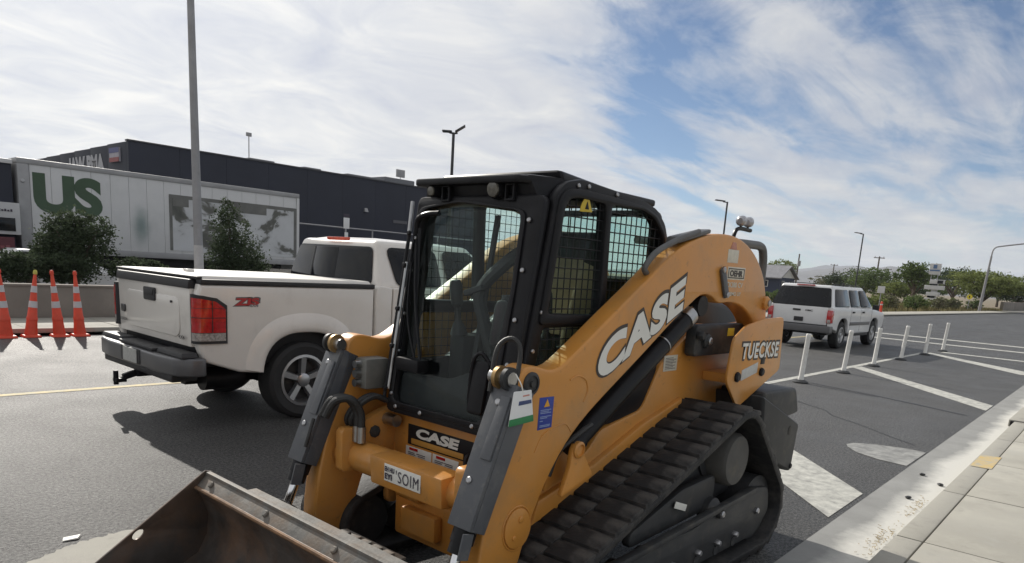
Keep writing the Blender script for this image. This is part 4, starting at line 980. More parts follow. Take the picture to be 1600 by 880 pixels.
# ---------------------------------------------------------------- pickup (nose towards +x)
PK = thing('pickup_truck', 'white crew cab pickup truck with flat bed cover parked behind the loader', 'pickup truck', (5.6, 7.6, 0))
PR, PL_, PC = 6.60, 8.60, 7.60
for s, y in ((-1, PR), (1, PL_)):
    A = arch(4.13, .43, .50, .52)
    bs_ = plate('bed_side', WPAINT, [(3.055, .66), (3.40, .545)]+A+[(4.70, .50), (4.985, .50), (4.985, 1.385), (3.02, 1.385), (3.0, 1.30), (3.0, .80)], XZ(y-s*.06), .12, PK, bevel=.03, res=3)
    flare('wheel_flare', WPAINT, 4.13, .43, .495, .53, y, s, bs_, [(.0, -.06), (-.003, .010), (.010, .022), (.05, .028), (.11, .024), (.17, .010), (.21, -.006)])
    MB().box(3.02, 4.99, *sorted((y+s*.006, y-s*.09)), 1.382, 1.432).build('rail_cap', BPLASTIC, bs_, bevel=.012)
    # doors, pillar and wing are separate panels with gaps
    plate('cab_corner', WPAINT, [(5.012, .50), (5.245, .50), (5.262, .70), (5.235, 1.0), (5.245, 1.40), (5.06, 1.42), (5.03, 1.385), (5.012, 1.3)], XZ(y-s*.06), .12, PK, bevel=.018, res=2)
    rd = plate('rear_door', WPAINT, rpoly([(5.262, .50), (6.09, .50), (6.09, 1.40), (5.262, 1.40), (5.25, 1.0), (5.275, .70)], .02), XZ(y-s*.055), .12, PK, bevel=.014, res=2)
    fd = plate('front_door', WPAINT, rpoly([(6.105, .50), (7.12, .50), (7.16, 1.38), (6.105, 1.40)], .02), XZ(y-s*.055), .12, PK, bevel=.014, res=2)
    for d_, x in ((rd, 5.30), (fd, 6.15)):
        MB().box(x, x+.21, *sorted((y+s*.05, y+s*.028)), 1.165, 1.205).build('door_handle', CHROME, d_, bevel=.010)
        MB().box(x+.02, x+.06, *sorted((y+s*.03, y-s*.0)), 1.17, 1.20).build('handle_mount', CHROME, d_)
    plate('front_wing', WPAINT, [(7.135, .50), (7.22, .48)]+arch(7.78, .43, .49, .48)+[(8.36, .52), (8.50, .62), (8.50, 1.10), (8.38, 1.18), (7.18, 1.28)], XZ(y-s*.07), .13, PK, bevel=.03, res=2)
    MB().box(5.1, 7.1, *sorted((y-s*.0, y-s*.10)), .40, .485).build('rocker_sill', BPLASTIC, PK, bevel=.015)
    MB().box(3.45, 4.8, *sorted((y-s*.12, y-s*.42)), .62, 1.2).build('wheel_housing', BLACK, PK)
    wheel(PK, (4.13, y-s*.16, .41), .41, .28, s, .275, 5)
    wheel(PK, (7.78, y-s*.16, .41), .41, .28, s, .275, 5)
MB().box(3.05, 4.96, PR+.115, PL_-.115, .60, 1.36).build('bed_box', BLACK, PK)
MB().box(5.02, 8.40, PR+.13, PL_-.13, .42, 1.08).build('floor_pan', BLACK, PK)
MB().box(3.1, 8.3, 7.15, 7.25, .36, .50).build('frame_rail', BLACK, PK)
MB().box(3.1, 8.3, 7.95, 8.05, .36, .50).build('frame_rail', BLACK, PK)
MB().cyl((4.13, PR+.2, .41), (4.13, PL_-.2, .41), .05).build('axle', BLACK, PK)
MB().lathe((4.13, 7.6, .41), (0, 1, 0), [(.06, -.17), (.15, -.08), (.15, .08), (.06, .17)], 18).build('differential', BLACK, PK)
MB().cyl((3.22, 7.05, .43), (3.62, 7.05, .43), .12, n=24).build('muffler', BLACK, PK)
# bed cover
bc = MB().hex8([(3.005, 6.66, 1.43), (4.99, 6.66, 1.43), (4.99, 8.54, 1.43), (3.005, 8.54, 1.43), (3.03, 6.69, 1.462), (4.97, 6.69, 1.462), (4.97, 8.51, 1.462), (3.03, 8.51, 1.462)]).build('bed_cover', M('cover_vinyl', (.66, .64, .60), .55, var=.05, vs=2, dirt=(.5, .48, .44), dirt_amt=.3, ds=3), PK, bevel=.012)
MB().box(3.30, 3.38, 7.50, 7.60, 1.46, 1.492).build('cover_latch', WPAINT, bc, bevel=.01)
MB().box(3.0, 3.05, 6.62, 8.58, 1.432, 1.455).build('cover_seal', BPLASTIC, bc, bevel=.006)
# tailgate
tgm = MB().hex8([(2.985, 6.735, .79), (3.05, 6.735, .79), (3.05, 8.465, .79), (2.985, 8.465, .79), (2.975, 6.735, 1.40), (3.05, 6.735, 1.40), (3.05, 8.465, 1.40), (2.975, 8.465, 1.40)]).build('tailgate', WPAINT, PK, bevel=.014)
plate('tailgate_pressing', WPAINT, rrect(6.95, 8.25, .86, 1.24, .10), YZ(2.977), .012, tgm, bevel=.005, res=2)
MB().hex8([(2.955, 6.725, 1.335), (3.06, 6.725, 1.335), (3.06, 8.475, 1.335), (2.955, 8.475, 1.335), (2.968, 6.725, 1.425), (3.06, 6.725, 1.425), (3.06, 8.475, 1.425), (2.968, 8.475, 1.425)]).build('tailgate_cap', BPLASTIC, tgm, bevel=.018)
th = plate('tailgate_handle', BPLASTIC, rrect(7.475, 7.745, 1.165, 1.295, .02), YZ(2.966), .022, tgm, bevel=.006)
MB().box(2.948, 2.962, 7.50, 7.72, 1.22, 1.275).build('handle_lever', BPLASTIC, th, bevel=.006)
CHB = M('badge_chrome', (.10, .10, .105), .3, .8)
ftext('lettering', '4X4', 2.964, 6.955, .852, .13, .038, CHB, tgm, offset=.03, depth=.002)
ftext('lettering', 'SIERRA', 2.964, 8.40, .90, .20, .03, CHB, tgm, offset=.03, depth=.002)
plate('badge', CHB, rrect(8.27, 8.37, .99, 1.07, .02), YZ(2.966), .012, tgm, bevel=.004)
MB().cyl((2.968, 7.1, 1.19), (2.955, 7.1, 1.19), .012, n=10).build('tailgate_lock', BPLASTIC, tgm)
# corner tail lamps
for s, y in ((-1, PR), (1, PL_)):
    plan = [(2.968, y-s*.092), (2.968, y-s*.05), (2.982, y-s*.008), (3.03, y+s*.014), (3.17, y+s*.014), (3.268, y+s*.010)]
    zt = [1.285, 1.285, 1.282, 1.278, 1.255, 1.19]
    def lampstrip(name, za, zb_, mat, par, grow=0.0):
        vs, fs = [], []; n = len(plan)
        for off in (0.0, .05):
            for i, (x, yy) in enumerate(plan):
                d = Vector((x-3.3, yy-(y-s*.3))).normalized()*(grow-off)
                lo, hi = za(i), zb_(i)
                vs += [(x+d.x, yy+d.y, lo), (x+d.x, yy+d.y, hi)]
        for i in range(n-1):
            a = 2*i; fs += [(a, a+2, a+3, a+1), (2*n+a, 2*n+a+1, 2*n+a+3, 2*n+a+2), (a+1, a+3, 2*n+a+3, 2*n+a+1), (a, 2*n+a, 2*n+a+2, a+2)]
        fs += [(0, 1, 2*n+1, 2*n), (2*n-2, 4*n-2, 4*n-1, 2*n-1)]
        return MB().add(vs, fs).build(name, mat, par, smooth=50)
    tl = lampstrip('tail_lamp', lambda i: .835, lambda i: zt[i]+.005, BPLASTIC, PK, .004)
    plan = [(2.970, y-s*.078), (2.970, y-s*.048), (2.984, y-s*.007), (3.03, y+s*.015), (3.16, y+s*.015), (3.250, y+s*.012)]
    lampstrip('red_lens', lambda i: .94, lambda i: zt[i]-.025, REDLENS, tl, .010)
    lampstrip('red_lens_block', lambda i: 1.04, lambda i: zt[i]-.06 if i > 1 else zt[i]-.12, M('red_lens_bright', (.50, .022, .018), .15, var=.35, vs=18, coat=.5), tl, .0125)
    lampstrip('lens_divider', lambda i: 1.075, lambda i: 1.082, BPLASTIC, tl, .0135)
    lampstrip('lens_divider', lambda i: 1.165, lambda i: 1.169, BPLASTIC, tl, .0135)
    MB().box(3.115, 3.121, *sorted((y+s*.031, y)), .945, 1.235).build('lens_divider', BPLASTIC, tl)
    lampstrip('clear_lens', lambda i: .862, lambda i: .935, CLEARLENS if True else None, tl, .010)
    if s < 0:
        z7 = text('side_decal', 'ZIS', frame((3.345, y-.001, 1.192), (1, 0, .02), (.14, 0, 1)), .25, .072, M('decal_red', (.42, .03, .03), .5), PK, offset=.05, depth=.0015)
        text('side_decal', '4X4', frame((3.49, y-.001, 1.180), (1, 0, .02), (.1, 0, 1)), .10, .026, M('decal_grey', (.22, .22, .22), .5), PK, offset=.05, depth=.003)
        text('side_decal_shadow', 'ZIS', frame((3.325, y-.001, 1.182), (1, 0, .02), (.14, 0, 1)), .285, .092, M('decal_dark', (.12, .115, .115), .5), PK, offset=.10, depth=.0008)
# bumper, step, plate, hitch
bp_ = plate('rear_bumper', BUMPERG, rpoly([(3.06, 6.56), (2.93, 6.56), (2.80, 6.66), (2.76, 7.0), (2.76, 8.2), (2.80, 8.54), (2.93, 8.64), (3.06, 8.64)], .05), XY(.615), .17, PK, bevel=.02, res=2)
for ya, yb in ((6.60, 7.16), (8.04, 8.60)):
    MB().hex8([(2.83, ya, .705), (2.99, ya, .705), (2.99, yb, .705), (2.83, yb, .705), (2.845, ya+.02, .752), (2.99, ya+.02, .752), (2.99, yb-.02, .752), (2.845, yb-.02, .752)]).build('step_pad', BPLASTIC, bp_, bevel=.012)
MB().box(2.80, 3.0, 7.18, 8.02, .705, .735).build('centre_step', BPLASTIC, bp_, bevel=.01)
rc = plate('plate_recess', BPLASTIC, rrect(7.36, 7.84, .55, .70, .02), YZ(2.759), .012, bp_, bevel=.004)
plate('licence_plate', M('plate_aluminium', (.42, .42, .40), .5, var=.15, vs=30), rrect(7.42, 7.76, .555, .695, .01), YZ(2.748), .006, rc, bevel=.002)
MB().box(2.80, 3.05, 6.75, 8.45, .46, .535).build('bumper_valance', BPLASTIC, bp_, bevel=.02)
ht = MB().box(2.80, 3.2, 7.56, 7.64, .40, .48).build('hitch_receiver', BLACK, PK, bevel=.008)
MB().bar((2.82, 7.60, .44), (2.68, 7.60, .40), .05, .06).build('ball_mount', BLACK, ht, bevel=.006)
MB().box(2.60, 2.70, 7.55, 7.65, .355, .395).build('ball_platform', BLACK, ht, bevel=.008)
MB().cyl((2.615, 7.60, .33), (2.615, 7.60, .47), .024).build('hitch_pin', BLACK, ht)
# cab greenhouse
gh = MB().hex8([(5.045, 6.63, 1.37), (7.42, 6.66, 1.37), (7.42, 8.54, 1.37), (5.045, 8.57, 1.37), (5.17, 6.83, 1.925), (6.62, 6.86, 1.925), (6.62, 8.34, 1.925), (5.17, 8.37, 1.925)]).build('cab', WPAINT, PK, bevel=.075, seg=4, smooth=50)
MB().hex8([(5.25, 6.92, 1.92), (6.5, 6.94, 1.92), (6.5, 8.26, 1.92), (5.25, 8.28, 1.92), (5.36, 7.12, 1.952), (6.4, 7.12, 1.945), (6.4, 8.08, 1.945), (5.36, 8.08, 1.952)]).build('roof_crown', WPAINT, gh, bevel=.03, seg=3, smooth=60)
rw = quad_panel('rear_window', DGLASS, [(5.055, 8.47, 1.435), (5.055, 6.745, 1.435), (5.142, 6.855, 1.845), (5.142, 8.345, 1.845)], gh, t=.012, rnd=.06, out=.006)
quad_panel('sliding_pane', DGLASS, [(5.06, 7.98, 1.455), (5.06, 7.48, 1.455), (5.137, 7.50, 1.825), (5.137, 7.97, 1.825)], rw, t=.012, rnd=.02, out=.0085)
quad_panel('pane_frame', BPLASTIC, [(5.06, 8.01, 1.45), (5.06, 7.985, 1.45), (5.137, 7.975, 1.825), (5.137, 7.998, 1.825)], rw, t=.012, rnd=.01, out=.010)
MB().box(5.125, 5.165, 7.33, 7.76, 1.905, 1.945).build('brake_light', M('brake_lens', (.55, .07, .03), .25, var=.3, vs=14), gh, bevel=.008)
for s in (-1, 1):
    def sp(x, z, s=s):
        f = (z-1.37)/.555; yy = (6.63+.20*f) if s < 0 else (8.57-.20*f); return (x, yy+s*.004, z)
    q = [sp(5.34, 1.415), sp(6.03, 1.415), sp(6.02, 1.85), sp(5.27, 1.85)]
    q2 = [sp(6.15, 1.415), sp(7.08, 1.415), sp(6.60, 1.85), sp(6.13, 1.85)]
    if s > 0: q, q2 = [q[1], q[0], q[3], q[2]], [q2[1], q2[0], q2[3], q2[2]]
    quad_panel('side_window', DGLASS, q, gh, t=.012, rnd=.09, out=.006)
    quad_panel('side_window', DGLASS, q2, gh, t=.012, rnd=.07, out=.006)
    mi = MB().box(7.0, 7.12, *sorted((PC+s*1.02, PC+s*1.26)), 1.36, 1.56).build('door_mirror', BPLASTIC, PK, bevel=.03)
    MB().bar((7.06, PC+s*.92, 1.40), (7.06, PC+s*1.04, 1.42), .05, .04).build('mirror_stalk', BPLASTIC, mi)
quad_panel('windscreen', DGLASS, [(7.30, 6.80, 1.43), (7.30, 8.40, 1.43), (6.72, 8.28, 1.86), (6.72, 6.92, 1.86)], gh, t=.012, rnd=.06, out=.03)
hd = MB().hex8([(7.10, 6.66, 1.02), (8.46, 6.70, 1.0), (8.46, 8.50, 1.0), (7.10, 8.54, 1.02), (7.16, 6.74, 1.37), (8.40, 6.80, 1.22), (8.40, 8.40, 1.22), (7.16, 8.46, 1.37)]).build('bonnet', WPAINT, PK, bevel=.06, seg=3)
MB().box(8.40, 8.53, 6.95, 8.25, .72, 1.14).build('grille', BPLASTIC, PK, bevel=.03)
for ya, yb in ((6.64, 6.93), (8.27, 8.56)): MB().box(8.38, 8.53, ya, yb, .86, 1.12).build('headlamp', CLEARLENS, PK, bevel=.03)
MB().box(8.35, 8.62, 6.58, 8.62, .45, .70).build('front_bumper', CHROME, PK, bevel=.05, seg=3)

# ---------------------------------------------------------------- sport utility (nose towards +x)
SV = thing('parked_suv', 'white four door sport utility vehicle standing in the far lane beyond the posts', 'suv', (23.3, 7.8, 0))
SR, SL, SC = 6.90, 8.72, 7.81
for s, y in ((-1, SR), (1, SL)):
    q = plate('body_side', WPAINT2, [(20.86, .60), (21.35, .52)]+arch(21.88, .40, .47, .46, 14)+[(22.40, .42), (24.30, .42)]+arch(24.85, .40, .46, .44, 14)+[(25.38, .46), (25.76, .58), (25.78, .92), (25.62, 1.03), (24.55, 1.14), (20.86, 1.17)], XZ(y-s*.06), .12, SV, bevel=.03, res=2)
    MB().box(22.42, 24.3, *sorted((y+s*.012, y-s*.02)), .66, .76).build('side_moulding', BUMPERG, q, bevel=.006)
    for x in (22.45, 23.36, 24.42):
        MB().box(x-.004, x+.004, *sorted((y+s*.002, y-s*.01)), .48, 1.13).build('door_gap', BLACK, q)
    for x in (22.54, 23.46):
        MB().box(x, x+.17, *sorted((y+s*.03, y)), 1.02, 1.07).build('door_handle', BPLASTIC, q, bevel=.008)
    MB().box(22.38, 24.35, *sorted((y-s*.02, y-s*.12)), .34, .43).build('running_board', BPLASTIC, SV, bevel=.01)
    wheel(SV, (21.88, y-s*.15, .385), .385, .26, s, .235, 6)
    wheel(SV, (24.85, y-s*.15, .385), .385, .26, s, .235, 6)
    vtl = MB().box(20.815, 20.98, *sorted((y+s*.006, y-s*.14)), .74, 1.10).build('tail_lamp', REDLENS, SV, bevel=.02)
    MB().box(20.81, 20.86, *sorted((y-s*.02, y-s*.12)), .75, .84).build('clear_lens', CLEARLENS, vtl, bevel=.008)
    mi = MB().box(24.25, 24.36, *sorted((y+s*.03, y+s*.22)), 1.13, 1.28).build('door_mirror', BPLASTIC, SV, bevel=.025)
MB().box(20.95, 25.6, SR+.12, SL-.12, .40, 1.10).build('floor_pan', BLACK, SV)
MB().hex8([(20.86, SR+.13, .62), (20.98, SR+.13, .62), (20.98, SL-.13, .62), (20.86, SL-.13, .62), (20.84, SR+.13, 1.17), (20.98, SR+.13, 1.17), (20.98, SL-.13, 1.17), (20.84, SL-.13, 1.17)]).build('tailgate', WPAINT2, SV, bevel=.02)
sg = MB().hex8([(20.85, SR+.03, 1.12), (24.75, SR+.05, 1.12), (24.75, SL-.05, 1.12), (20.85, SL-.03, 1.12), (21.12, SR+.20, 1.78), (23.85, SR+.22, 1.77), (23.85, SL-.22, 1.77), (21.12, SL-.20, 1.78)]).build('greenhouse', WPAINT2, SV, bevel=.07, seg=4, smooth=50)
quad_panel('rear_window', DGLASS, [(20.87, SL-.06, 1.17), (20.87, SR+.06, 1.17), (21.085, SR+.20, 1.70), (21.085, SL-.20, 1.70)], sg, t=.012, rnd=.06, out=.008)
for s in (-1, 1):
    def sp(x, z, s=s):
        f = (z-1.12)/.66; return (x, (SR+.035+.17*f) if s < 0 else (SL-.035-.17*f), z)
    for xa, xb, xc, xd in ((21.12, 22.38, 22.30, 21.28), (22.50, 23.30, 23.20, 22.45), (23.42, 24.45, 23.85, 23.34)):
        q = [sp(xa, 1.19), sp(xb, 1.19), sp(xc, 1.68), sp(xd, 1.68)]
        if s > 0: q = [q[1], q[0], q[3], q[2]]
        quad_panel('side_window', DGLASS, q, sg, t=.012, rnd=.06, out=.008)
    MB().bar((21.4, SC+s*.62, 1.815), (23.6, SC+s*.62, 1.81), .03, .025).build('roof_rail', BPLASTIC, sg, bevel=.006)
quad_panel('windscreen', DGLASS, [(24.66, SR+.15, 1.19), (24.66, SL-.15, 1.19), (23.95, SL-.28, 1.70), (23.95, SR+.28, 1.70)], sg, t=.012, rnd=.06, out=.02)
MB().box(21.02, 21.10, SC-.25, SC+.25, 1.745, 1.775).build('brake_light', REDLENS, sg, bevel=.006)
MB().hex8([(24.5, SR+.06, .9), (25.7, SR+.10, .85), (25.7, SL-.10, .85), (24.5, SL-.06, .9), (24.5, SR+.10, 1.15), (25.6, SR+.18, 1.03), (25.6, SL-.18, 1.03), (24.5, SL-.10, 1.15)]).build('bonnet', WPAINT2, SV, bevel=.05, seg=3)
rb_ = MB().box(20.72, 21.0, SR-.02, SL+.02, .46, .66).build('rear_bumper', BUMPERG, SV, bevel=.035, seg=3)
MB().box(20.74, 20.9, SC-.8, SC+.8, .655, .685).build('bumper_step', BPLASTIC, rb_, bevel=.008)
MB().box(25.6, 25.92, SR+.02, SL-.02, .44, .68).build('front_bumper', BUMPERG, SV, bevel=.04, seg=3)
MB().box(20.828, 20.85, SC-.12, SC+.14, .74, .86).build('plate_recess', BPLASTIC, SV, bevel=.006)
MB().box(20.822, 20.85, SC-.02, SC+.20, 1.03, 1.08).build('tailgate_handle', BPLASTIC, SV, bevel=.008)
ftext('badge', 'GMC', 20.835, SC-.15, 1.03, .22, .05, CHB, SV, offset=.03, depth=.004)
MB().tube([(22.0, 7.1, 1.77), (22.0, 7.1, 1.87)], .02, 6).build('roof_antenna', BPLASTIC, sg)

# parked white car behind the low wall, left
CR = thing('parked_car', 'white parked car mostly hidden behind the low wall and hedge', 'car', (6.6, 22.6, 0))
bodyc = plate('body', WPAINT2, [(4.75, .55), (4.85, .30)]+arch(5.45, .32, .36, .28, 10)+[(5.85, .24), (7.55, .24)]+arch(7.98, .32, .36, .26, 10)+[(8.55, .28), (8.66, .40), (8.64, .66), (8.50, .76), (7.55, .88), (4.90, .94), (4.75, .85)], XZ(22.6), 1.72, CR, bevel=.06, res=3)
gc = MB().hex8([(4.95, 21.85, .88), (7.5, 21.85, .88), (7.5, 23.35, .88), (4.95, 23.35, .88), (5.35, 22.0, 1.36), (6.65, 22.0, 1.38), (6.65, 23.2, 1.38), (5.35, 23.2, 1.36)]).build('cabin', WPAINT2, CR, bevel=.06, seg=3)
for xa, xb, xc, xd in ((5.2, 6.05, 6.0, 5.42), (6.15, 7.2, 6.6, 6.12)):
    quad_panel('side_window', DGLASS, [(xa, 21.86, .93), (xb, 21.86, .93), (xc, 21.975, 1.30), (xd, 21.975, 1.30)], gc, t=.01, rnd=.05, out=.01)
quad_panel('windscreen', DGLASS, [(7.45, 22.0, .93), (7.45, 23.2, .93), (6.72, 23.1, 1.33), (6.72, 22.1, 1.33)], gc, t=.01, rnd=.05, out=.02)
for x in (5.45, 7.98): wheel(CR, (x, 21.92, .32), .32, .2, -1, .21, 5); wheel(CR, (x, 23.28, .32), .32, .2, 1, .21, 5)
for ya in (21.85, 23.12): MB().box(8.50, 8.66, ya, ya+.24, .52, .66).build('headlamp', CLEARLENS, CR, bevel=.02)
# ================================================================ street furniture
ORANGE = M('cone_orange', (.66, .062, .024), .5, var=.12, vs=8, dirt=(.30, .10, .05), dirt_amt=.35, ds=6)
REFL = M('reflective_band', (.54, .53, .54), .45, var=.08, vs=14)
def cone(loc, lean, label, tip=None):
    r = thing('traffic_cone', label, 'traffic cone', loc, 'tall orange cones along the far kerb')
    x, y, z = loc; d = Vector((lean[0], lean[1], 1)).normalized(); b = Vector(loc)
    MB().hex8([(x-.14, y-.14, z+.002), (x+.14, y-.14, z+.002), (x+.14, y+.14, z+.002), (x-.14, y+.14, z+.002), (x-.12, y-.12, z+.045), (x+.12, y-.12, z+.045), (x+.12, y+.12, z+.045), (x-.12, y+.12, z+.045)]).build('base', ORANGE, r, bevel=.012)
    H_ = 1.06
    def rr(h): return .098-.073*(h/H_)
    body_ = MB().lathe(b+d*.04, d, [(rr(0), 0), (rr(.25)+.0, .25), (rr(.255)+.006, .255), (rr(.30)+.006, .30), (rr(.31), .31), (rr(H_), H_-.04), (.012, H_), (.001, H_)], 26).build('cone_body', ORANGE, r)
    for h0, h1 in ((.47, .58), (.73, .84)):
        MB().lathe(b+d*.04, d, [(rr(h0)+.003, h0), (rr(h1)+.003, h1)], 26).build('reflective_band', REFL, body_)
    MB().lathe(b+d*(.04+H_-.02), d, [(.03, 0), (.034, .02), (.028, .06), (.018, .075), (.001, .075)], 12).build('tip', tip or ORANGE, r)
    return r
cone((3.28, 14.42, 0), (-.04, 0), 'leftmost orange traffic cone, cut by the picture edge')
cone((3.64, 14.46, 0), (.12, .02), 'orange traffic cone with a pale yellow tip leaning right', M('tip_yellow', (.55, .50, .10), .6))
cone((4.07, 14.42, 0), (-.06, 0), 'orange traffic cone third from the left, between two other cones')
cone((4.40, 14.44, 0), (-.03, .0), 'rightmost orange traffic cone, nearest the pickup tailgate')

POSTM = M('white_post_plastic', (.72, .71, .68), .5, var=.06, vs=8, dirt=(.40, .37, .32), dirt_amt=.4, ds=9)
posts = [(13.13, 4.73), (15.67, 4.80), (17.95, 4.86), (20.6, 4.95), (23.3, 5.0), (25.6, 5.02)]
plabels = ['white flexible lane post nearest the loader', 'second white lane post from the loader, in front of the rear wheel of the suv', 'third white lane post from the loader',
           'fourth white lane post from the loader', 'fifth white lane post from the loader, second farthest of the row', 'white lane post farthest from the loader']
for (x, y), lb in zip(posts, plabels):
    r = thing('lane_post', lb, 'post', (x, y, 0), 'white posts along the hatched strip')
    lx, ly = random.uniform(.0, .05), random.uniform(-.06, -.02)
    MB().lathe((x, y, .002), (0, 0, 1), [(.14, 0), (.14, .02), (.10, .045), (.06, .055), (.001, .055)], 20).build('base', DARKGREY, r)
    p = MB().lathe((x, y, .03), (lx, ly, 1), [(.052, 0), (.052, .05), (.045, .08), (.043, .80), (.046, .81), (.046, .845), (.038, .86), (.001, .862)], 18).build('post_tube', POSTM, r)

POLE = M('galvanised_pole', (.30, .30, .31), .5, .35, var=.12, vs=3, dirt=(.20, .19, .18), dirt_amt=.4, ds=4)
POLEW = M('pole_pale_patch', (.48, .47, .47), .6, .1, var=.1, vs=6)
DPOLE = M('dark_lamp_metal', (.03, .031, .034), .45, var=.15)
lp = thing('lamp_pole', 'tall tapered grey lamp pole rising behind the pickup bed', 'lamp post', (6.93, 15.15, .12))
MB().cyl((6.93, 15.15, .14), (6.80, 15.15, 11.2), .095, .045, n=24).build('shaft', POLE, lp)
MB().cyl((6.926, 15.15, .5), (6.911, 15.15, 1.74), .0965, .0905, n=24).build('pale_wrap', POLEW, lp)
MB().box(6.73, 7.13, 14.95, 15.35, .11, .16).build('base_plate', POLE, lp, bevel=.01)
MB().tube([(6.80, 15.15, 11.15), (6.82, 14.7, 11.5), (6.90, 13.2, 11.7)], .04).build('arm', POLE, lp)
MB().hex8([(6.80, 12.6, 11.62), (7.06, 12.6, 11.62), (7.04, 13.3, 11.66), (6.82, 13.3, 11.66), (6.84, 12.65, 11.72), (7.02, 12.65, 11.72), (7.0, 13.25, 11.76), (6.86, 13.25, 11.76)]).build('lamp_head', POLE, lp, bevel=.02)
def lot_lamp(x, y, label, dx, h=8.0, heads=1):
    r = thing('lot_lamp', label, 'lamp post', (x, y, 0), 'dark square-headed lamps of the car park')
    MB().box(x-.25, x+.25, y-.25, y+.25, 0, .6).build('base', CONC, r, bevel=.03)
    MB().cyl((x, y, .6), (x, y, h), .085, .07, n=12).build('shaft', DPOLE, r)
    for s in ((1,) if heads == 1 else (1, -1)):
        d = Vector((dx[0]*s, dx[1]*s, 0)).normalized(); c = Vector((x, y, h)); n = Vector((-d.y, d.x, 0))*.22; u = Vector((0, 0, .07))
        MB().bar(c-Vector((0, 0, .05)), c+d*(.35 if heads == 1 else .2)+Vector((0, 0, -.02)), .07, .07).build('arm', DPOLE, r)
        a, b = c+d*(.22 if heads == 1 else .08), c+d*(1.0 if heads == 1 else .55)+Vector((0, 0, .30*max(0, -s) if heads == 2 else .06))
        MB().hex8([a-n, a+n, b+n, b-n, a-n*.9+u, a+n*.9+u, b+n*.9+u, b-n*.9+u]).build('lamp_head', DPOLE, r, bevel=.015)
    return r
left = (-.673, .737)
lot_lamp(25.2, 27.4, 'dark lamp post with two upturned heads standing just left above the loader cab', left, 7.95, 2)
lot_lamp(56.4, 28.2, 'dark lamp post with one head behind the rear of the loader arm', left, 8.0)
lot_lamp(90, 27.7, 'dark lamp post with one head rising behind the suv roof', left, 8.0)
r = thing('street_lamp', 'grey street lamp with curved arm at the far right roadside', 'street lamp', (103.5, 17.2, 0))
MB().cyl((103.5, 17.2, 0), (103.5, 17.0, 6.6), .17, .11, n=14).build('shaft', POLE, r)
MB().tube([(103.5, 17.0, 6.55), (103.52, 16.95, 7.25), (103.62, 16.75, 7.62), (103.95, 16.2, 7.82), (105.2, 13.6, 8.35)], .08, 8).build('arm', POLE, r)
MB().hex8([(105.0, 13.7, 8.35), (105.4, 13.8, 8.35), (105.6, 12.8, 8.45), (105.2, 12.7, 8.45), (105.05, 13.7, 8.5), (105.35, 13.8, 8.5), (105.55, 12.8, 8.55), (105.25, 12.7, 8.55)]).build('lamp_head', POLE, r, bevel=.02)
WOODP = M('pole_wood', (.11, .09, .07), .9, var=.2, vs=2)
def upole(x, y, h, label, arm=True, box=False):
    r = thing('utility_pole', label, 'utility pole', (x, y, 0), 'wooden utility poles in the distance')
    MB().cyl((x, y, 0), (x, y, h), .24, .17, n=10).build('shaft', WOODP, r)
    if arm:
        MB().bar((x-.9, y+1.0, h-.3), (x+.9, y-1.0, h-.3), .16, .2).build('crossarm', WOODP, r)
        for k in (-.8, 0, .8): MB().cyl((x+k*.9, y-k*1.0, h-.2), (x+k*.9, y-k*1.0, h+.1), .08, n=8).build('insulator', POLE, r)
    if box: MB().cyl((x-.3, y-.3, h-3.2), (x-.3, y-.3, h-1.8), .42, n=12).build('transformer', POLE, r)
upole(196, 75.6, 9.9, 'utility pole with grey transformer beside the dark blue house', False, True)
upole(272, 92, 9.9, 'distant utility pole with crossarm between house and lamp post')
upole(197, 56, 10.0, 'utility pole with crossarm right of the tallest dark lamp post')
upole(300, 81.5, 10.0, 'faint far utility pole just left of the broad green tree')

# ================================================================ buildings and trailer, left
WTR = M('trailer_white', (.62, .62, .62), .45, var=.05, vs=.8, dirt=(.42, .43, .43), dirt_amt=.5, ds=.8)
TRIM = M('trailer_trim', (.33, .33, .335), .5, .2, var=.1, vs=2)
GREEN = M('sign_green', (.055, .095, .055), .6, var=.08, vs=3)
TR = thing('box_trailer', 'long white box trailer with large green letters and a torn mural', 'trailer', (11, 27.2, 0))
tx0, tx1, ty, tz0, tz1 = 6.47, 15.90, 26.0, 1.28, 3.80
n = 16; w_ = (tx1-tx0-.45)/n
for k in range(n):
    MB().box(tx0+.32+k*w_+.004, tx0+.32+(k+1)*w_-.004, ty+.02, ty+.06, tz0+.14, tz1).build('side_panel', WTR, TR, bevel=.004)
MB().box(tx0+.1, tx1-.1, ty+.06, ty+2.5, tz0, tz1+.1).build('box_core', WTR, TR)
MB().box(tx0, tx1, ty-.01, ty+2.55, tz1, tz1+.16).build('roof_rail', TRIM, TR, bevel=.02)
MB().box(tx0+.05, tx1-.04, ty-.005, ty+.08, tz0-.06, tz0+.14).build('bottom_rail', TRIM, TR, bevel=.015)
MB().box(tx0, tx0+.31, ty-.012, ty+2.55, tz0-.04, tz1).build('end_frame', TRIM, TR, bevel=.02)
MB().box(tx1-.12, tx1, ty-.012, ty+2.55, tz0-.75, tz1).build('end_post', WTR, TR, bevel=.02)
bolt((tx0+.12, ty-.012, 3.3), (0, -1, 0), .06, 'marker_lamp', TR, .03)
text('trailer_lettering', 'US', frame((6.86, ty+.018, 2.40), (1, 0, 0), (0, 0, 1)), 1.92, 1.20, GREEN, TR, offset=.055, depth=.003)
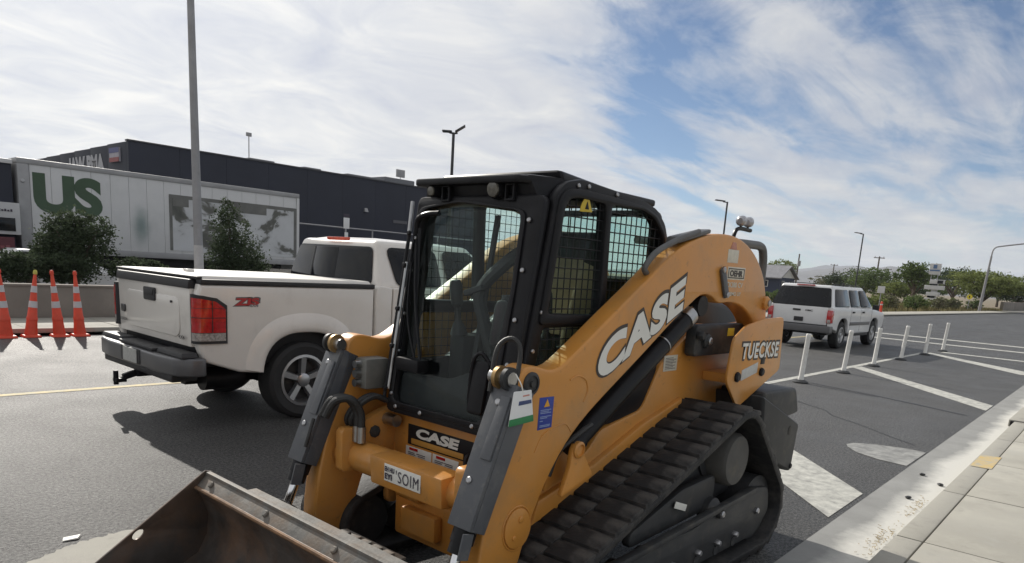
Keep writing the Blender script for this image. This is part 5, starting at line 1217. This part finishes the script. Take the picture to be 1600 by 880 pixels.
def stain_mat():
    m = M('faded_stain', (.62, .62, .62), .45, var=.05, vs=.8, dirt=(.42, .43, .43), dirt_amt=.5, ds=.8); nt = m.node_tree; n = nt.nodes; l = nt.links; b = n['Principled BSDF']
    src = b.inputs['Base Color'].links[0].from_socket
    t = n.new('ShaderNodeTexCoord'); mp = n.new('ShaderNodeMapping'); l.new(t.outputs['Object'], mp.inputs[0])
    mp.inputs['Location'].default_value = (1.05/.42, 0, -2.25/.85); mp.inputs['Scale'].default_value = (1/.42, 0, 1/.85)
    nz = n.new('ShaderNodeTexNoise'); nz.inputs['Scale'].default_value = 3; nz.inputs['Detail'].default_value = 6; l.new(t.outputs['Object'], nz.inputs['Vector'])
    gd = n.new('ShaderNodeVectorMath'); gd.operation = 'LENGTH'; l.new(mp.outputs[0], gd.inputs[0])
    sm = n.new('ShaderNodeMath'); sm.operation = 'MULTIPLY_ADD'; l.new(nz.outputs[0], sm.inputs[0]); sm.inputs[1].default_value = .5; l.new(gd.outputs['Value'], sm.inputs[2])
    mr = n.new('ShaderNodeMapRange'); mr.interpolation_type = 'SMOOTHSTEP'; l.new(sm.outputs[0], mr.inputs[0])
    mr.inputs[1].default_value, mr.inputs[2].default_value, mr.inputs[3].default_value, mr.inputs[4].default_value = .25, 1.25, .85, 0
    mx = n.new('ShaderNodeMix'); mx.data_type = 'RGBA'; l.new(mr.outputs[0], mx.inputs['Factor']); l.new(src, mx.inputs['A']); mx.inputs['B'].default_value = (.17, .235, .225, 1)
    l.new(mx.outputs['Result'], b.inputs['Base Color']); return m
SMAT = stain_mat()
for o in TR.children:
    if o.name.startswith('side_panel'):
        cx0 = sum(v.co.x for v in o.data.vertices)/len(o.data.vertices)+11
        if 9.1 < cx0 < 10.9: o.data.materials.clear(); o.data.materials.append(SMAT)
def mural_mat():
    m = bpy.data.materials.new('torn_mural'); m.use_nodes = True; nt = m.node_tree; n = nt.nodes; l = nt.links; b = n['Principled BSDF']
    t = n.new('ShaderNodeTexCoord'); mp = n.new('ShaderNodeMapping'); l.new(t.outputs['Object'], mp.inputs[0]); mp.inputs['Scale'].default_value = (.55, 1, .75)
    nz = n.new('ShaderNodeTexNoise'); nz.inputs['Scale'].default_value = 1.25; nz.inputs['Detail'].default_value = 5; nz.inputs['Roughness'].default_value = .55; nz.inputs['Distortion'].default_value = .6
    l.new(mp.outputs[0], nz.inputs['Vector'])
    rp = n.new('ShaderNodeValToRGB'); l.new(nz.outputs[0], rp.inputs[0]); e = rp.color_ramp.elements
    rp.color_ramp.interpolation = 'LINEAR'
    e[0].position = .30; e[0].color = (.05, .055, .05, 1); e[1].position = .52; e[1].color = (.55, .56, .57, 1)
    x = e.new(.44); x.color = (.13, .13, .115, 1); x = e.new(.475); x.color = (.50, .51, .52, 1); x = e.new(.75); x.color = (.60, .61, .63, 1)
    l.new(rp.outputs[0], b.inputs['Base Color']); b.inputs['Roughness'].default_value = .6
    MATS['torn_mural'] = m; return m
mu = MB().box(10.88, 15.80, ty+.005, ty+.019, 1.52, 3.36).build('mural_panel', mural_mat(), TR)
MDK = M('mural_dark', (.15, .15, .14), .6, var=.25, vs=2)
for (xa, xb, za, zb) in ((10.88, 10.98, 1.52, 3.40), (10.98, 15.8, 3.28, 3.40), (15.66, 15.80, 1.52, 3.28), (11.0, 11.55, 3.02, 3.28), (13.2, 14.5, 3.02, 3.28)):
    MB().box(xa, xb, ty-.002, ty+.006, za, zb).build('mural_border', MDK, mu)
MB().box(tx0+.4, tx1-.5, ty+.5, ty+2.1, .85, 1.24).build('chassis', BLACK, TR)
for x in (7.6, 8.8):
    wheel(TR, (x, ty+.25, .5), .5, .3, -1, .30, 5); wheel(TR, (x, ty+2.3, .5), .5, .3, 1, .30, 5)
MB().box(13.8, 13.95, ty+.3, ty+.45, .0, .9).build('landing_leg', BLACK, TR); MB().box(13.8, 13.95, ty+2.1, ty+2.25, .0, .9).build('landing_leg', BLACK, TR)
MB().box(12.4, 16.4, ty-.10, ty-.02, .55, 1.05).build('side_skirt', M('skirt_tan', (.34, .31, .27), .7, var=.1), TR, bevel=.02)

NAVY = M('dark_building_wall', (.022, .025, .040), .7, var=.12, vs=.4, bump=.15, bs=3)
NAVY2 = M('dark_building_side', (.030, .034, .048), .7, var=.12, vs=.4)
BD = thing('dark_warehouse', 'large dark navy warehouse with white letters high on its end wall', 'building', (26, 45, 0))
for k in range(10):
    x0 = 14.8+k*2.55
    MB().box(x0+.005, x0+2.545, 40, 40.25, -.02, 6.66).build('wall_panel', NAVY, BD, bevel=.01)
for k in range(8):
    y0 = 40.26+k*2.55
    MB().box(14.8, 15.05, y0+.005, y0+2.545, -.02, 6.64-.035*k).build('wall_panel', NAVY2, BD, bevel=.01)
MB().box(15.05, 40.2, 40.25, 60.6, 0, 6.3).build('core', NAVY, BD)
MB().box(14.76, 40.4, 39.95, 40.3, 6.66, 6.74).build('parapet_cap', M('parapet', (.05, .05, .058), .5), BD, bevel=.01)
for xa, xb, h in ((21.8, 23.4, .2), (25.4, 26.6, .2), (28.6, 31.5, .22), (31.6, 34.2, .42)):
    MB().box(xa, xb, 41.0, 42.6, 6.3, 6.74+h).build('roof_unit', M('roof_unit_grey', (.16, .165, .18), .6, var=.1), BD, bevel=.03)
for x, z in ((22.6, 4.9), (29.3, 4.6)):
    MB().hex8([(x-.14, 39.8, z), (x+.14, 39.8, z), (x+.14, 39.99, z), (x-.14, 39.99, z), (x-.10, 39.9, z+.24), (x+.10, 39.9, z+.24), (x+.10, 39.99, z+.24), (x-.10, 39.99, z+.24)]).build('wall_lamp', TRIM, BD, bevel=.015)
MB().box(31.6, 32.8, 39.96, 39.995, 4.1, 4.3).build('wall_sign', M('wall_sign_grey', (.09, .09, .10), .5), BD)
text('wall_lettering', 'IAW PMA', frame((14.79, 48.8, 5.28), (0, -1, 0), (0, 0, 1)), 5.5, .95, M('wall_white', (.42, .42, .44), .6), BD, offset=.06, depth=.01)
fl = MB().box(14.70, 14.79, 41.0, 42.3, 5.7, 6.4).build('wall_flag_sign', M('flag_white', (.40, .38, .42), .6), BD)
MB().box(14.685, 14.70, 41.0, 42.3, 6.15, 6.4).build('flag_band', M('flag_blue', (.10, .11, .24), .6), fl); MB().box(14.685, 14.70, 41.0, 42.3, 5.7, 5.92).build('flag_band', M('flag_red', (.30, .09, .09), .6), fl)
for x, y, h, d in ((22.3, 42, 8.3, 0), (33.4, 41.6, 7.4, 1), (36.1, 42, 7.4, 0)):
    MB().cyl((x, y, 6.2), (x, y, h), .03, n=6).build('roof_mast', TRIM, BD)
    MB().box(x-.16-d*.2, x+.16+d*.2, y-.05, y+.05, h-.05, h+.16+d*.3).build('mast_head', TRIM, BD, bevel=.01)

SH = thing('dark_shop', 'dark shopfront with a white fascia board and maroon panel at the left edge', 'building', (3.5, 28.5, 0))
MB().box(-4, 6.36, 26.1, 33, 0, 3.75).build('wall', NAVY, SH, bevel=.02)
MB().box(-4.05, 6.38, 26.05, 33.1, 3.75, 3.88).build('parapet_cap', WTR, SH, bevel=.02)
fb = MB().box(-3.0, 6.42, 25.75, 26.09, 1.70, 2.62).build('fascia_board', M('fascia_white', (.50, .50, .50), .6, var=.05), SH, bevel=.02)
MB().box(5.86, 6.28, 25.72, 25.77, 1.80, 2.18).build('fascia_window', DGLASS, fb, bevel=.01)
mm = MB()
for k in range(6): mm.box(5.80+k*.075, 5.80+k*.075+.05, 25.738, 25.749, 2.36, 2.36+.05+.02*(k % 2))
mm.build('fascia_print', PLT, fb)
mp_ = MB().box(2.0, 6.2, 25.6, 26.08, .75, 1.62).build('maroon_panel', M('maroon', (.11, .022, .03), .6, var=.2, vs=3), SH, bevel=.02)
mm = MB()
for k in range(4):
    for j in range(3): mm.box(5.55+k*.14, 5.55+k*.14+.10, 25.588, 25.599, 1.0+j*.15, 1.0+j*.15+.07+.02*((k+j) % 2))
mm.build('panel_print', M('maroon_pale', (.26, .08, .09), .6), mp_)
RL = thing('rail_fence', 'thin grey overhead rail fence running behind the pickup cab', 'fence', (22, 27.0, 0))
MB().cyl((16.2, 27.0, 2.90), (32, 27.0, 2.90), .028, n=8).build('top_rail', POLE, RL)
MB().cyl((16.2, 27.0, 1.5), (32, 27.0, 1.5), .022, n=8).build('middle_rail', POLE, RL)
for k in range(5): MB().cyl((16.3+k*3.9, 27.0, 0), (16.3+k*3.9, 27.0, 2.93), .03, n=8).build('post', POLE, RL)
SG = thing('small_sign', 'small white sign on a pole in front of the dark warehouse', 'sign', (18.5, 26.6, 0))
MB().cyl((18.5, 26.6, 0), (18.5, 26.6, 3.3), .035, n=8).build('pole', POLE, SG)
MB().box(18.36, 18.64, 26.54, 26.57, 2.85, 3.30).build('sign_board', WPAINT2, SG, bevel=.005)
MB().box(18.36, 18.64, 26.54, 26.57, 3.32, 3.46).build('sign_board', PLT, SG, bevel=.005)
MB().box(18.42, 18.58, 26.54, 26.57, 2.45, 2.70).build('sign_board', WPAINT2, SG, bevel=.005)

# ================================================================ right background
HS = thing('blue_house', 'dark blue house with grey gable roof behind the loader', 'house', (140, 60, 0))
HW = M('house_blue', (.030, .040, .075), .7, var=.1, vs=.5); HR = M('house_roof', (.20, .20, .215), .7, var=.15, vs=1.5); HT = M('house_trim', (.60, .60, .58), .6)
# footprint box (long side faces the camera)
hx0, hx1, hy0, hy1, he, hr_ = 132, 139, 53.9, 66, 2.9, 5.0
MB().box(hx0, hx1, hy0, hy1, 0, he).build('wall', HW, HS)
MB().add([(hx0, hy0, he), (hx1, hy0, he), ((hx0+hx1)/2, hy0, hr_-.2), (hx0, hy0+.3, he), (hx1, hy0+.3, he), ((hx0+hx1)/2, hy0+.3, hr_-.2)], [(0, 1, 2), (3, 5, 4), (0, 2, 5, 3), (1, 4, 5, 2), (0, 3, 4, 1)]).build('gable', HT, HS)
for s in (-1, 1):
    xm = (hx0+hx1)/2; xe = hx0-.8 if s < 0 else hx1+.8
    MB().hex8([(xm, hy0-.6, hr_), (xe, hy0-.6, he-.25), (xe, hy1+.6, he-.25), (xm, hy1+.6, hr_), (xm, hy0-.6, hr_+.18), (xe, hy0-.6, he-.07), (xe, hy1+.6, he-.07), (xm, hy1+.6, hr_+.18)]).build('roof', HR, HS)
for y in (56, 59, 62):
    wd = MB().box(hx0-.06, hx0-.01, y, y+1.4, 1.1, 2.3).build('window', HT, HS); MB().box(hx0-.09, hx0-.05, y+.12, y+1.28, 1.2, 2.2).build('pane', DGLASS, wd)
for x in (133, 136.5):
    wd = MB().box(x, x+1.3, hy0-.06, hy0-.01, 1.1, 2.3).build('window', HT, HS); MB().box(x+.12, x+1.18, hy0-.09, hy0-.05, 1.2, 2.2).build('pane', DGLASS, wd)

TW = thing('sign_tower', 'white stacked roadside sign tower with a blue and white board on top', 'sign', (100, 21.6, 0))
SGW = M('sign_white', (.58, .58, .58), .6, var=.05); SGB = M('sign_blue', (.10, .18, .34), .5, var=.1)
MB().box(99.9, 100.5, 21.4, 22.0, 0, 3.2).build('post', SGW, TW, bevel=.02)
for y0, y1, za, zb in ((21.2, 22.5, .9, 1.25), (21.0, 22.4, 1.5, 1.95), (20.6, 22.7, 2.25, 2.75), (20.7, 22.2, 2.95, 3.45)):
    MB().box(99.5, 100.2, y0, y1, za, zb).build('sign_box', SGW, TW, bevel=.04)
for y0, y1, za, zb in ((20.75, 21.35, 3.0, 3.38), (21.3, 22.1, 2.78, 2.93), (21.4, 22.2, 1.28, 1.48)):
    MB().box(99.44, 99.5, y0, y1, za, zb).build('dark_pane', DGLASS, TW)
MB().box(100.0, 100.1, 21.5, 21.6, 3.4, 4.2).build('mast', POLE, TW); MB().box(100.0, 100.1, 22.2, 22.3, 3.4, 4.2).build('mast', POLE, TW)
tb = MB().box(99.7, 99.95, 21.3, 22.5, 4.05, 5.35).build('top_board', SGW, TW, bevel=.03)
MB().box(99.66, 99.7, 21.36, 22.44, 4.45, 4.62).build('blue_stripe', SGB, tb); MB().box(99.66, 99.7, 21.7, 22.1, 4.75, 5.2).build('blue_emblem', SGB, tb)
YS = thing('yellow_sign', 'round yellow road sign on a thin post beside the grey street lamp', 'sign', (99, 17.65, 0))
MB().cyl((99, 17.65, 0), (99, 17.65, 2.0), .04, n=8).build('post', POLE, YS)
ys = MB().lathe((98.95, 17.65, 1.68), (-1, -.2, 0), [(.29, -.01), (.29, .01)], 20).build('sign_disc', M('sign_yellow_bright', (.72, .58, .03), .5), YS)
MB().box(98.90, 98.93, 17.60, 17.70, 1.56, 1.80).build('symbol', BLACK, ys)
WS = thing('white_road_sign', 'white road sign on a post ahead of the suv', 'sign', (58, 16.0, .12))
MB().cyl((58, 16.0, .12), (58, 16.0, 2.0), .035, n=8).build('post', POLE, WS); MB().box(57.93, 57.96, 15.75, 16.25, 1.55, 2.05).build('sign_board', SGW, WS, bevel=.01)
DR = thing('lane_delineator', 'small red delineator post on the far pavement ahead of the suv', 'delineator', (57, 15.55, .12))
dr = MB().lathe((57, 15.55, .12), (0, 0, 1), [(.16, 0), (.16, .05), (.09, .08), (.08, .80), (.05, .84), (.001, .85)], 16).build('post_body', ORANGE, DR)
MB().lathe((57, 15.55, .70), (0, 0, 1), [(.085, 0), (.084, .09)], 16).build('reflective_band', REFL, dr)
FB = thing('boundary_wall', 'low tan boundary wall along the far right roadside', 'wall', (150, 16, 0))
for k in range(10): MB().box(118+k*9+.02, 118+(k+1)*9-.02, 16.9, 17.3, -.02, 1.3).build('wall_panel', WALLC, FB, bevel=.02)

# paper scrap on the road, left foreground
PS = MB().hex8([(1.22, 4.49, .005), (1.30, 4.48, .005), (1.33, 4.53, .005), (1.24, 4.55, .005), (1.225, 4.492, .008), (1.297, 4.483, .013), (1.326, 4.53, .012), (1.245, 4.545, .008)]).build('paper_scrap', WHITE)
tag(PS, 'crumpled white paper scrap lying on the asphalt left of the bucket', 'litter')
# concrete spill under the bucket edge
cp = [(-.6, 3.6), (.0, 3.74), (.6, 3.95), (.85, 4.16), (1.05, 4.32), (1.18, 4.39), (1.30, 4.43), (1.45, 4.455), (1.58, 4.46), (1.78, 4.30), (1.85, 3.7), (1.7, 3.0), (-.4, 2.8)]
cp2 = []
for i in range(len(cp)):
    a_, b_ = cp[i], cp[(i+1) % len(cp)]
    for k in range(6): cp2.append((a_[0]+(b_[0]-a_[0])*k/6+random.uniform(-.018, .018), a_[1]+(b_[1]-a_[1])*k/6+random.uniform(-.018, .018)))
sheet('concrete_patch', cp2, CURBM, road, .004)

# ================================================================ plants
LEAFS = {}
def leafmat(name, c, tr=.25):
    m = bpy.data.materials.new(name); m.use_nodes = True; nt = m.node_tree; n = nt.nodes; l = nt.links; b = n['Principled BSDF']
    g = n.new('ShaderNodeNewGeometry'); rp = n.new('ShaderNodeValToRGB'); l.new(g.outputs['Random Per Island'], rp.inputs[0])
    e = rp.color_ramp.elements; e[0].color = (*[x*.6 for x in c], 1); e[1].color = (*[min(1, x*1.45) for x in c], 1)
    l.new(rp.outputs[0], b.inputs['Base Color']); b.inputs['Roughness'].default_value = .8; b.inputs['Specular IOR Level'].default_value = .15
    t_ = n.new('ShaderNodeBsdfTranslucent'); l.new(rp.outputs[0], t_.inputs[0]); mx = n.new('ShaderNodeMixShader'); mx.inputs[0].default_value = tr
    l.new(b.outputs[0], mx.inputs[1]); l.new(t_.outputs[0], mx.inputs[2]); l.new(mx.outputs[0], n['Material Output'].inputs[0])
    MATS[name] = m; return m
L_DARK = leafmat('leaf_dark', (.060, .080, .045), .35); L_MID = leafmat('leaf_mid', (.105, .145, .05)); L_PALE = leafmat('leaf_pale', (.17, .20, .07)); L_SAGE = leafmat('leaf_sage', (.17, .17, .10))
BARK = M('bark', (.11, .085, .065), .9, var=.3, vs=6, bump=.5, bs=30)
def leaves(lobes, n, size, rng):
    vs, fs = [], []
    tot = sum(r[0]*r[1]*r[2] for _, r in lobes)
    for c, r in lobes:
        k = max(8, int(n*(r[0]*r[1]*r[2])/tot)); clumps = [Vector((rng.gauss(0, 1), rng.gauss(0, 1), rng.gauss(0, 1))).normalized()*(rng.random()**.35) for _ in range(max(6, k//28))]
        for i in range(k):
            q = rng.choice(clumps)+Vector((rng.gauss(0, .13), rng.gauss(0, .13), rng.gauss(0, .13)))
            p = Vector((c[0]+q.x*r[0], c[1]+q.y*r[1], c[2]+q.z*r[2]))
            a = Vector((rng.gauss(0, 1), rng.gauss(0, 1), rng.gauss(0, .6))).normalized(); b = a.orthogonal().normalized(); b = (b*math.cos(q.x*9)+a.cross(b)*math.sin(q.y*9)).normalized()
            s = size*rng.uniform(.6, 1.3); o = len(vs)
            vs += [p-a*s*.5, p+b*s*.28, p+a*s*.5, p-b*s*.28]; fs.append((o, o+1, o+2, o+3))
    return vs, fs
def leafobj(name, vs, fs, mat, parent):
    o0 = org(parent); me = bpy.data.meshes.new(name); me.from_pydata([v-o0 for v in vs], [], fs); finish(me, mat, 0)
    return link(bpy.data.objects.new(name, me), parent)
def tree(loc, lobes, trunk_h, trunk_r, n, size, mat, label, cat='tree', name='tree', group=None, seed=1, limbs=6):
    rng = random.Random(seed); x, y, z = loc
    t_ = thing(name, label, cat, loc, group)
    m = MB(); top = Vector((x+rng.uniform(-.1, .1), y, z+trunk_h))
    m.tube([(x, y, z-.03), (x+rng.uniform(-.05, .05), y, z+trunk_h*.5), top], [trunk_r*1.25, trunk_r, trunk_r*.75], 8, 3)
    ends = []
    for c, r in lobes: ends.append(Vector(c))
    for k in range(max(limbs, len(ends))):
        e = ends[k % len(ends)]+Vector((rng.uniform(-.5, .5)*lobes[k % len(lobes)][1][0], rng.uniform(-.5, .5)*lobes[k % len(lobes)][1][1], rng.uniform(-.1, .6)*lobes[k % len(lobes)][1][2]))
        st = Vector((x, y, z+trunk_h*rng.uniform(.55, 1.0)))
        m.tube([st, (st+e)/2+Vector((rng.uniform(-.1, .1)*trunk_h, rng.uniform(-.1, .1)*trunk_h, .1*trunk_h)), e], [trunk_r*.55, trunk_r*.35, trunk_r*.12], 6, 4)
    m.build('trunk', BARK, t_)
    vs, fs = leaves(lobes, n, size, rng)
    leafobj('crown', vs, fs, mat, t_)
    return t_
def lob(c, R_, k, rng, spread=.55, fl=.8):
    out = [(c, (R_[0]*.72, R_[1]*.72, R_[2]*.74))]
    for i in range(k):
        d = Vector((rng.gauss(0, 1), rng.gauss(0, 1), rng.gauss(0, .8))).normalized()
        out.append(((c[0]+d.x*R_[0]*spread, c[1]+d.y*R_[1]*spread, c[2]+d.z*R_[2]*spread), (R_[0]*.42, R_[1]*.42, R_[2]*.42*fl)))
    return out
rg = random.Random(5)
tree((6.10, 20.0, 0), lob((6.10, 20.0, 1.48), (1.15, 1.05, 1.08), 9, rg), .9, .07, 19000, .075, L_DARK, 'round dark green bushy tree in front of the green trailer letters', seed=3)
tree((10.95, 21.6, 0), [((10.75, 21.6, 2.2), (.55, .6, .75)), ((11.05, 21.6, 1.5), (.85, .8, .75)), ((11.3, 21.6, 1.05), (.85, .8, .6)), ((10.6, 21.6, 1.3), (.6, .7, .7)), ((10.75, 21.6, 2.75), (.4, .4, .4)), ((11.6, 21.6, 1.4), (.35, .4, .4))], .7, .07, 14000, .075, L_DARK, 'dark green conical tree right of the lamp pole before the torn mural', seed=4)
def shrub(loc, R_, n, size, mat, label, group=None, seed=1, name='shrub', lift=0.0):
    rng = random.Random(seed); t_ = thing(name, label, 'shrub', loc, group)
    m = MB()
    for k in range(5):
        a = rng.uniform(0, 6.28); e = Vector((loc[0]+math.cos(a)*R_[0]*.5, loc[1]+math.sin(a)*R_[1]*.5, loc[2]+lift+R_[2]*rng.uniform(.7, 1.4)))
        m.tube([(loc[0], loc[1], loc[2]-.02), (Vector(loc)+e)/2+Vector((0, 0, .1*R_[2])), e], R_[0]*.03, 5, 3)
    m.build('stem', BARK, t_)
    vs, fs = leaves(lob((loc[0], loc[1], loc[2]+lift+R_[2]*.95), R_, 5, rng), n, size, rng)
    leafobj('foliage', vs, fs, mat, t_)
    return t_
for k, (x, y, lab) in enumerate(((4.55, 19.0, 'low dark hedge shrub behind the wall at the left edge'), (5.55, 19.1, 'low dark hedge shrub behind the wall under the left of the round tree'), (7.35, 19.6, 'low dark hedge shrub behind the wall right of the round tree'))):
    shrub((x, y, 0), (.85, .5, .42), 6000, .07, L_DARK, lab, 'hedge shrubs behind the low wall', 30+k, 'hedge_shrub', .62)
tree((2.3, 38.2, 0), lob((5.4-1.4, 38.2, 4.4), (1.9, 1.6, 1.5), 7, rg), 3.2, .15, 5000, .18, L_MID, 'tree top showing above the dark shop at the left edge', seed=6)
# trees on the far side, right
def far(px_y, x): return px_y*x
X = 112
def ft(x, sl, w, zc, zr, n, size, mat, label, seed, trunk=None, k=8):
    y = sl*x; zc *= 1.08; zr *= 1.1; w *= 1.06
    return tree((x, y, 0), lob((x, y, zc), (w, w, zr), k, random.Random(seed)), trunk or zc*.75, .06+zc*.035, n, size, mat, label, seed=seed, group='trees beyond the far pavement', limbs=8)
ft(112, .2390, 3.0, 3.9, 1.9, 5200, .30, L_MID, 'green spreading tree just left of the white sign tower', 21, 1.8)
ft(118, .2600, 3.0, 2.0, 1.5, 3600, .28, L_PALE, 'pale low tree left of the spreading green tree', 22, 1.0)
ft(112, .1660, 5.6, 3.3, 2.1, 10000, .30, L_PALE, 'wide pale green tree behind the grey street lamp', 23, 1.6, 12)
ft(150, .1960, 5.4, 4.4, 2.2, 5000, .36, L_DARK, 'dark tree behind the sign tower', 24, 2.0)
ft(140, .1300, 4.4, 2.7, 2.3, 5000, .34, L_DARK, 'dark bushy tree at the far right edge', 25, 1.2)
ft(150, .2950, 5.6, 3.4, 2.9, 5200, .36, L_MID, 'dark green tree behind the front of the suv', 26, 1.5)
ft(160, .3170, 5.2, 3.0, 2.6, 4200, .36, L_DARK, 'dark tree behind the middle of the suv roof', 27, 1.4)
ft(170, .3420, 4.6, 2.4, 2.0, 3200, .36, L_SAGE, 'greyish tree seen above the rear of the suv roof', 28, 1.2)
ft(168, .4060, 4.4, 5.2, 2.2, 3200, .36, L_PALE, 'pale tree rising behind the roof of the blue house', 29)
ft(170, .2770, 5.2, 2.6, 2.3, 4000, .36, L_MID, 'green tree left of the pale low tree', 31, 1.2)
ft(175, .1500, 6.5, 3.8, 2.4, 4600, .38, L_MID, 'green tree mass behind the wide pale tree', 33, 1.6)
ft(165, .2180, 5.0, 2.6, 2.2, 4000, .36, L_MID, 'low green tree between the sign tower and the spreading tree', 34, 1.2)
ft(150, .2480, 4.0, 1.8, 1.6, 3000, .34, L_DARK, 'low dark bushy tree behind the spreading green tree', 35, 1.0)
# desert shrubs on the dirt island
rng = random.Random(77); k = 0
spots = [(58.5, 18.2), (60.2, 20.5), (62.8, 18.6), (65.5, 20.8), (68.5, 18.9), (70.2, 21.9), (73.5, 19.4), (76.8, 21.2), (80.1, 19.0), (83.3, 22.6), (85.0, 19.6), (88.2, 21.2), (90.5, 18.9), (93.8, 20.2), (96.5, 23.2), (99.3, 19.2), (104.5, 20.4), (108.2, 18.6), (74.8, 24.5), (66.5, 24.8), (60.5, 24.9), (54.5, 20.8), (56.0, 25.5), (52.8, 23.2), (46.5, 21.8), (44.2, 19.8)]
kinds = [('pale sage', L_SAGE), ('olive', L_PALE), ('dark green', L_MID)]
base_sh = {}
for i, (x, y) in enumerate(spots):
    nm, mt = kinds[i % 3]
    lab = '%s desert shrub growing on the dirt verge beyond the road' % nm
    rr_ = rng.uniform(.7, 1.25)
    if nm not in base_sh:
        base_sh[nm] = shrub((x, y, -.03), (1.1, 1.1, .75), 1500, .16, mt, lab, 'desert shrubs, ' + nm, 200+i, 'desert_shrub')
    else:
        copy_tree(base_sh[nm], (x, y, -.03), lab, rng.uniform(0, 6.28), rr_)
# ground cover on the verge
vs, fs = [], []
for i in range(16000):
    x = rng.uniform(44, 125); y = rng.uniform(16.8, 30)
    h = rng.uniform(.10, .45)*(1 if noise.noise(Vector((x*.25, y*.4, 0))) > -.05 else .3); a = rng.uniform(0, 6.28); d = Vector((math.cos(a), math.sin(a), 0))*h*.25
    p = Vector((x, y, -.03)); o = len(vs); vs += [p-d, p+d, p+Vector((rng.uniform(-.1, .1), rng.uniform(-.1, .1), h))]; fs.append((o, o+1, o+2))
me = bpy.data.meshes.new('dry_grass'); me.from_pydata(vs, [], fs); finish(me, leafmat('dry_grass', (.16, .14, .065)), 0)
gr_ = bpy.data.objects.new('dry_grass', me); COL.objects.link(gr_); gr_['kind'] = 'stuff'; tag(gr_, 'dry grass and weeds covering the dirt verge beyond the road', 'grass')

# ================================================================ haze between here and the hills
hz = MB().box(-60, 5600, -3600, 5900, -1.2, 215).build('haze', M('haze_unused', (1, 1, 1)), None, smooth=0)
hm = bpy.data.materials.new('haze_air'); hm.use_nodes = True; hn = hm.node_tree.nodes; hn.clear()
ho = hn.new('ShaderNodeOutputMaterial'); pv = hn.new('ShaderNodeVolumePrincipled')
pv.inputs['Color'].default_value = (.80, .87, 1, 1); pv.inputs['Density'].default_value = .00012; pv.inputs['Anisotropy'].default_value = .2
hm.node_tree.links.new(pv.outputs[0], ho.inputs['Volume'])
hz.data.materials.clear(); hz.data.materials.append(hm); hz['kind'] = 'stuff'; tag(hz, 'thin pale haze in the air before the far hills', 'haze')
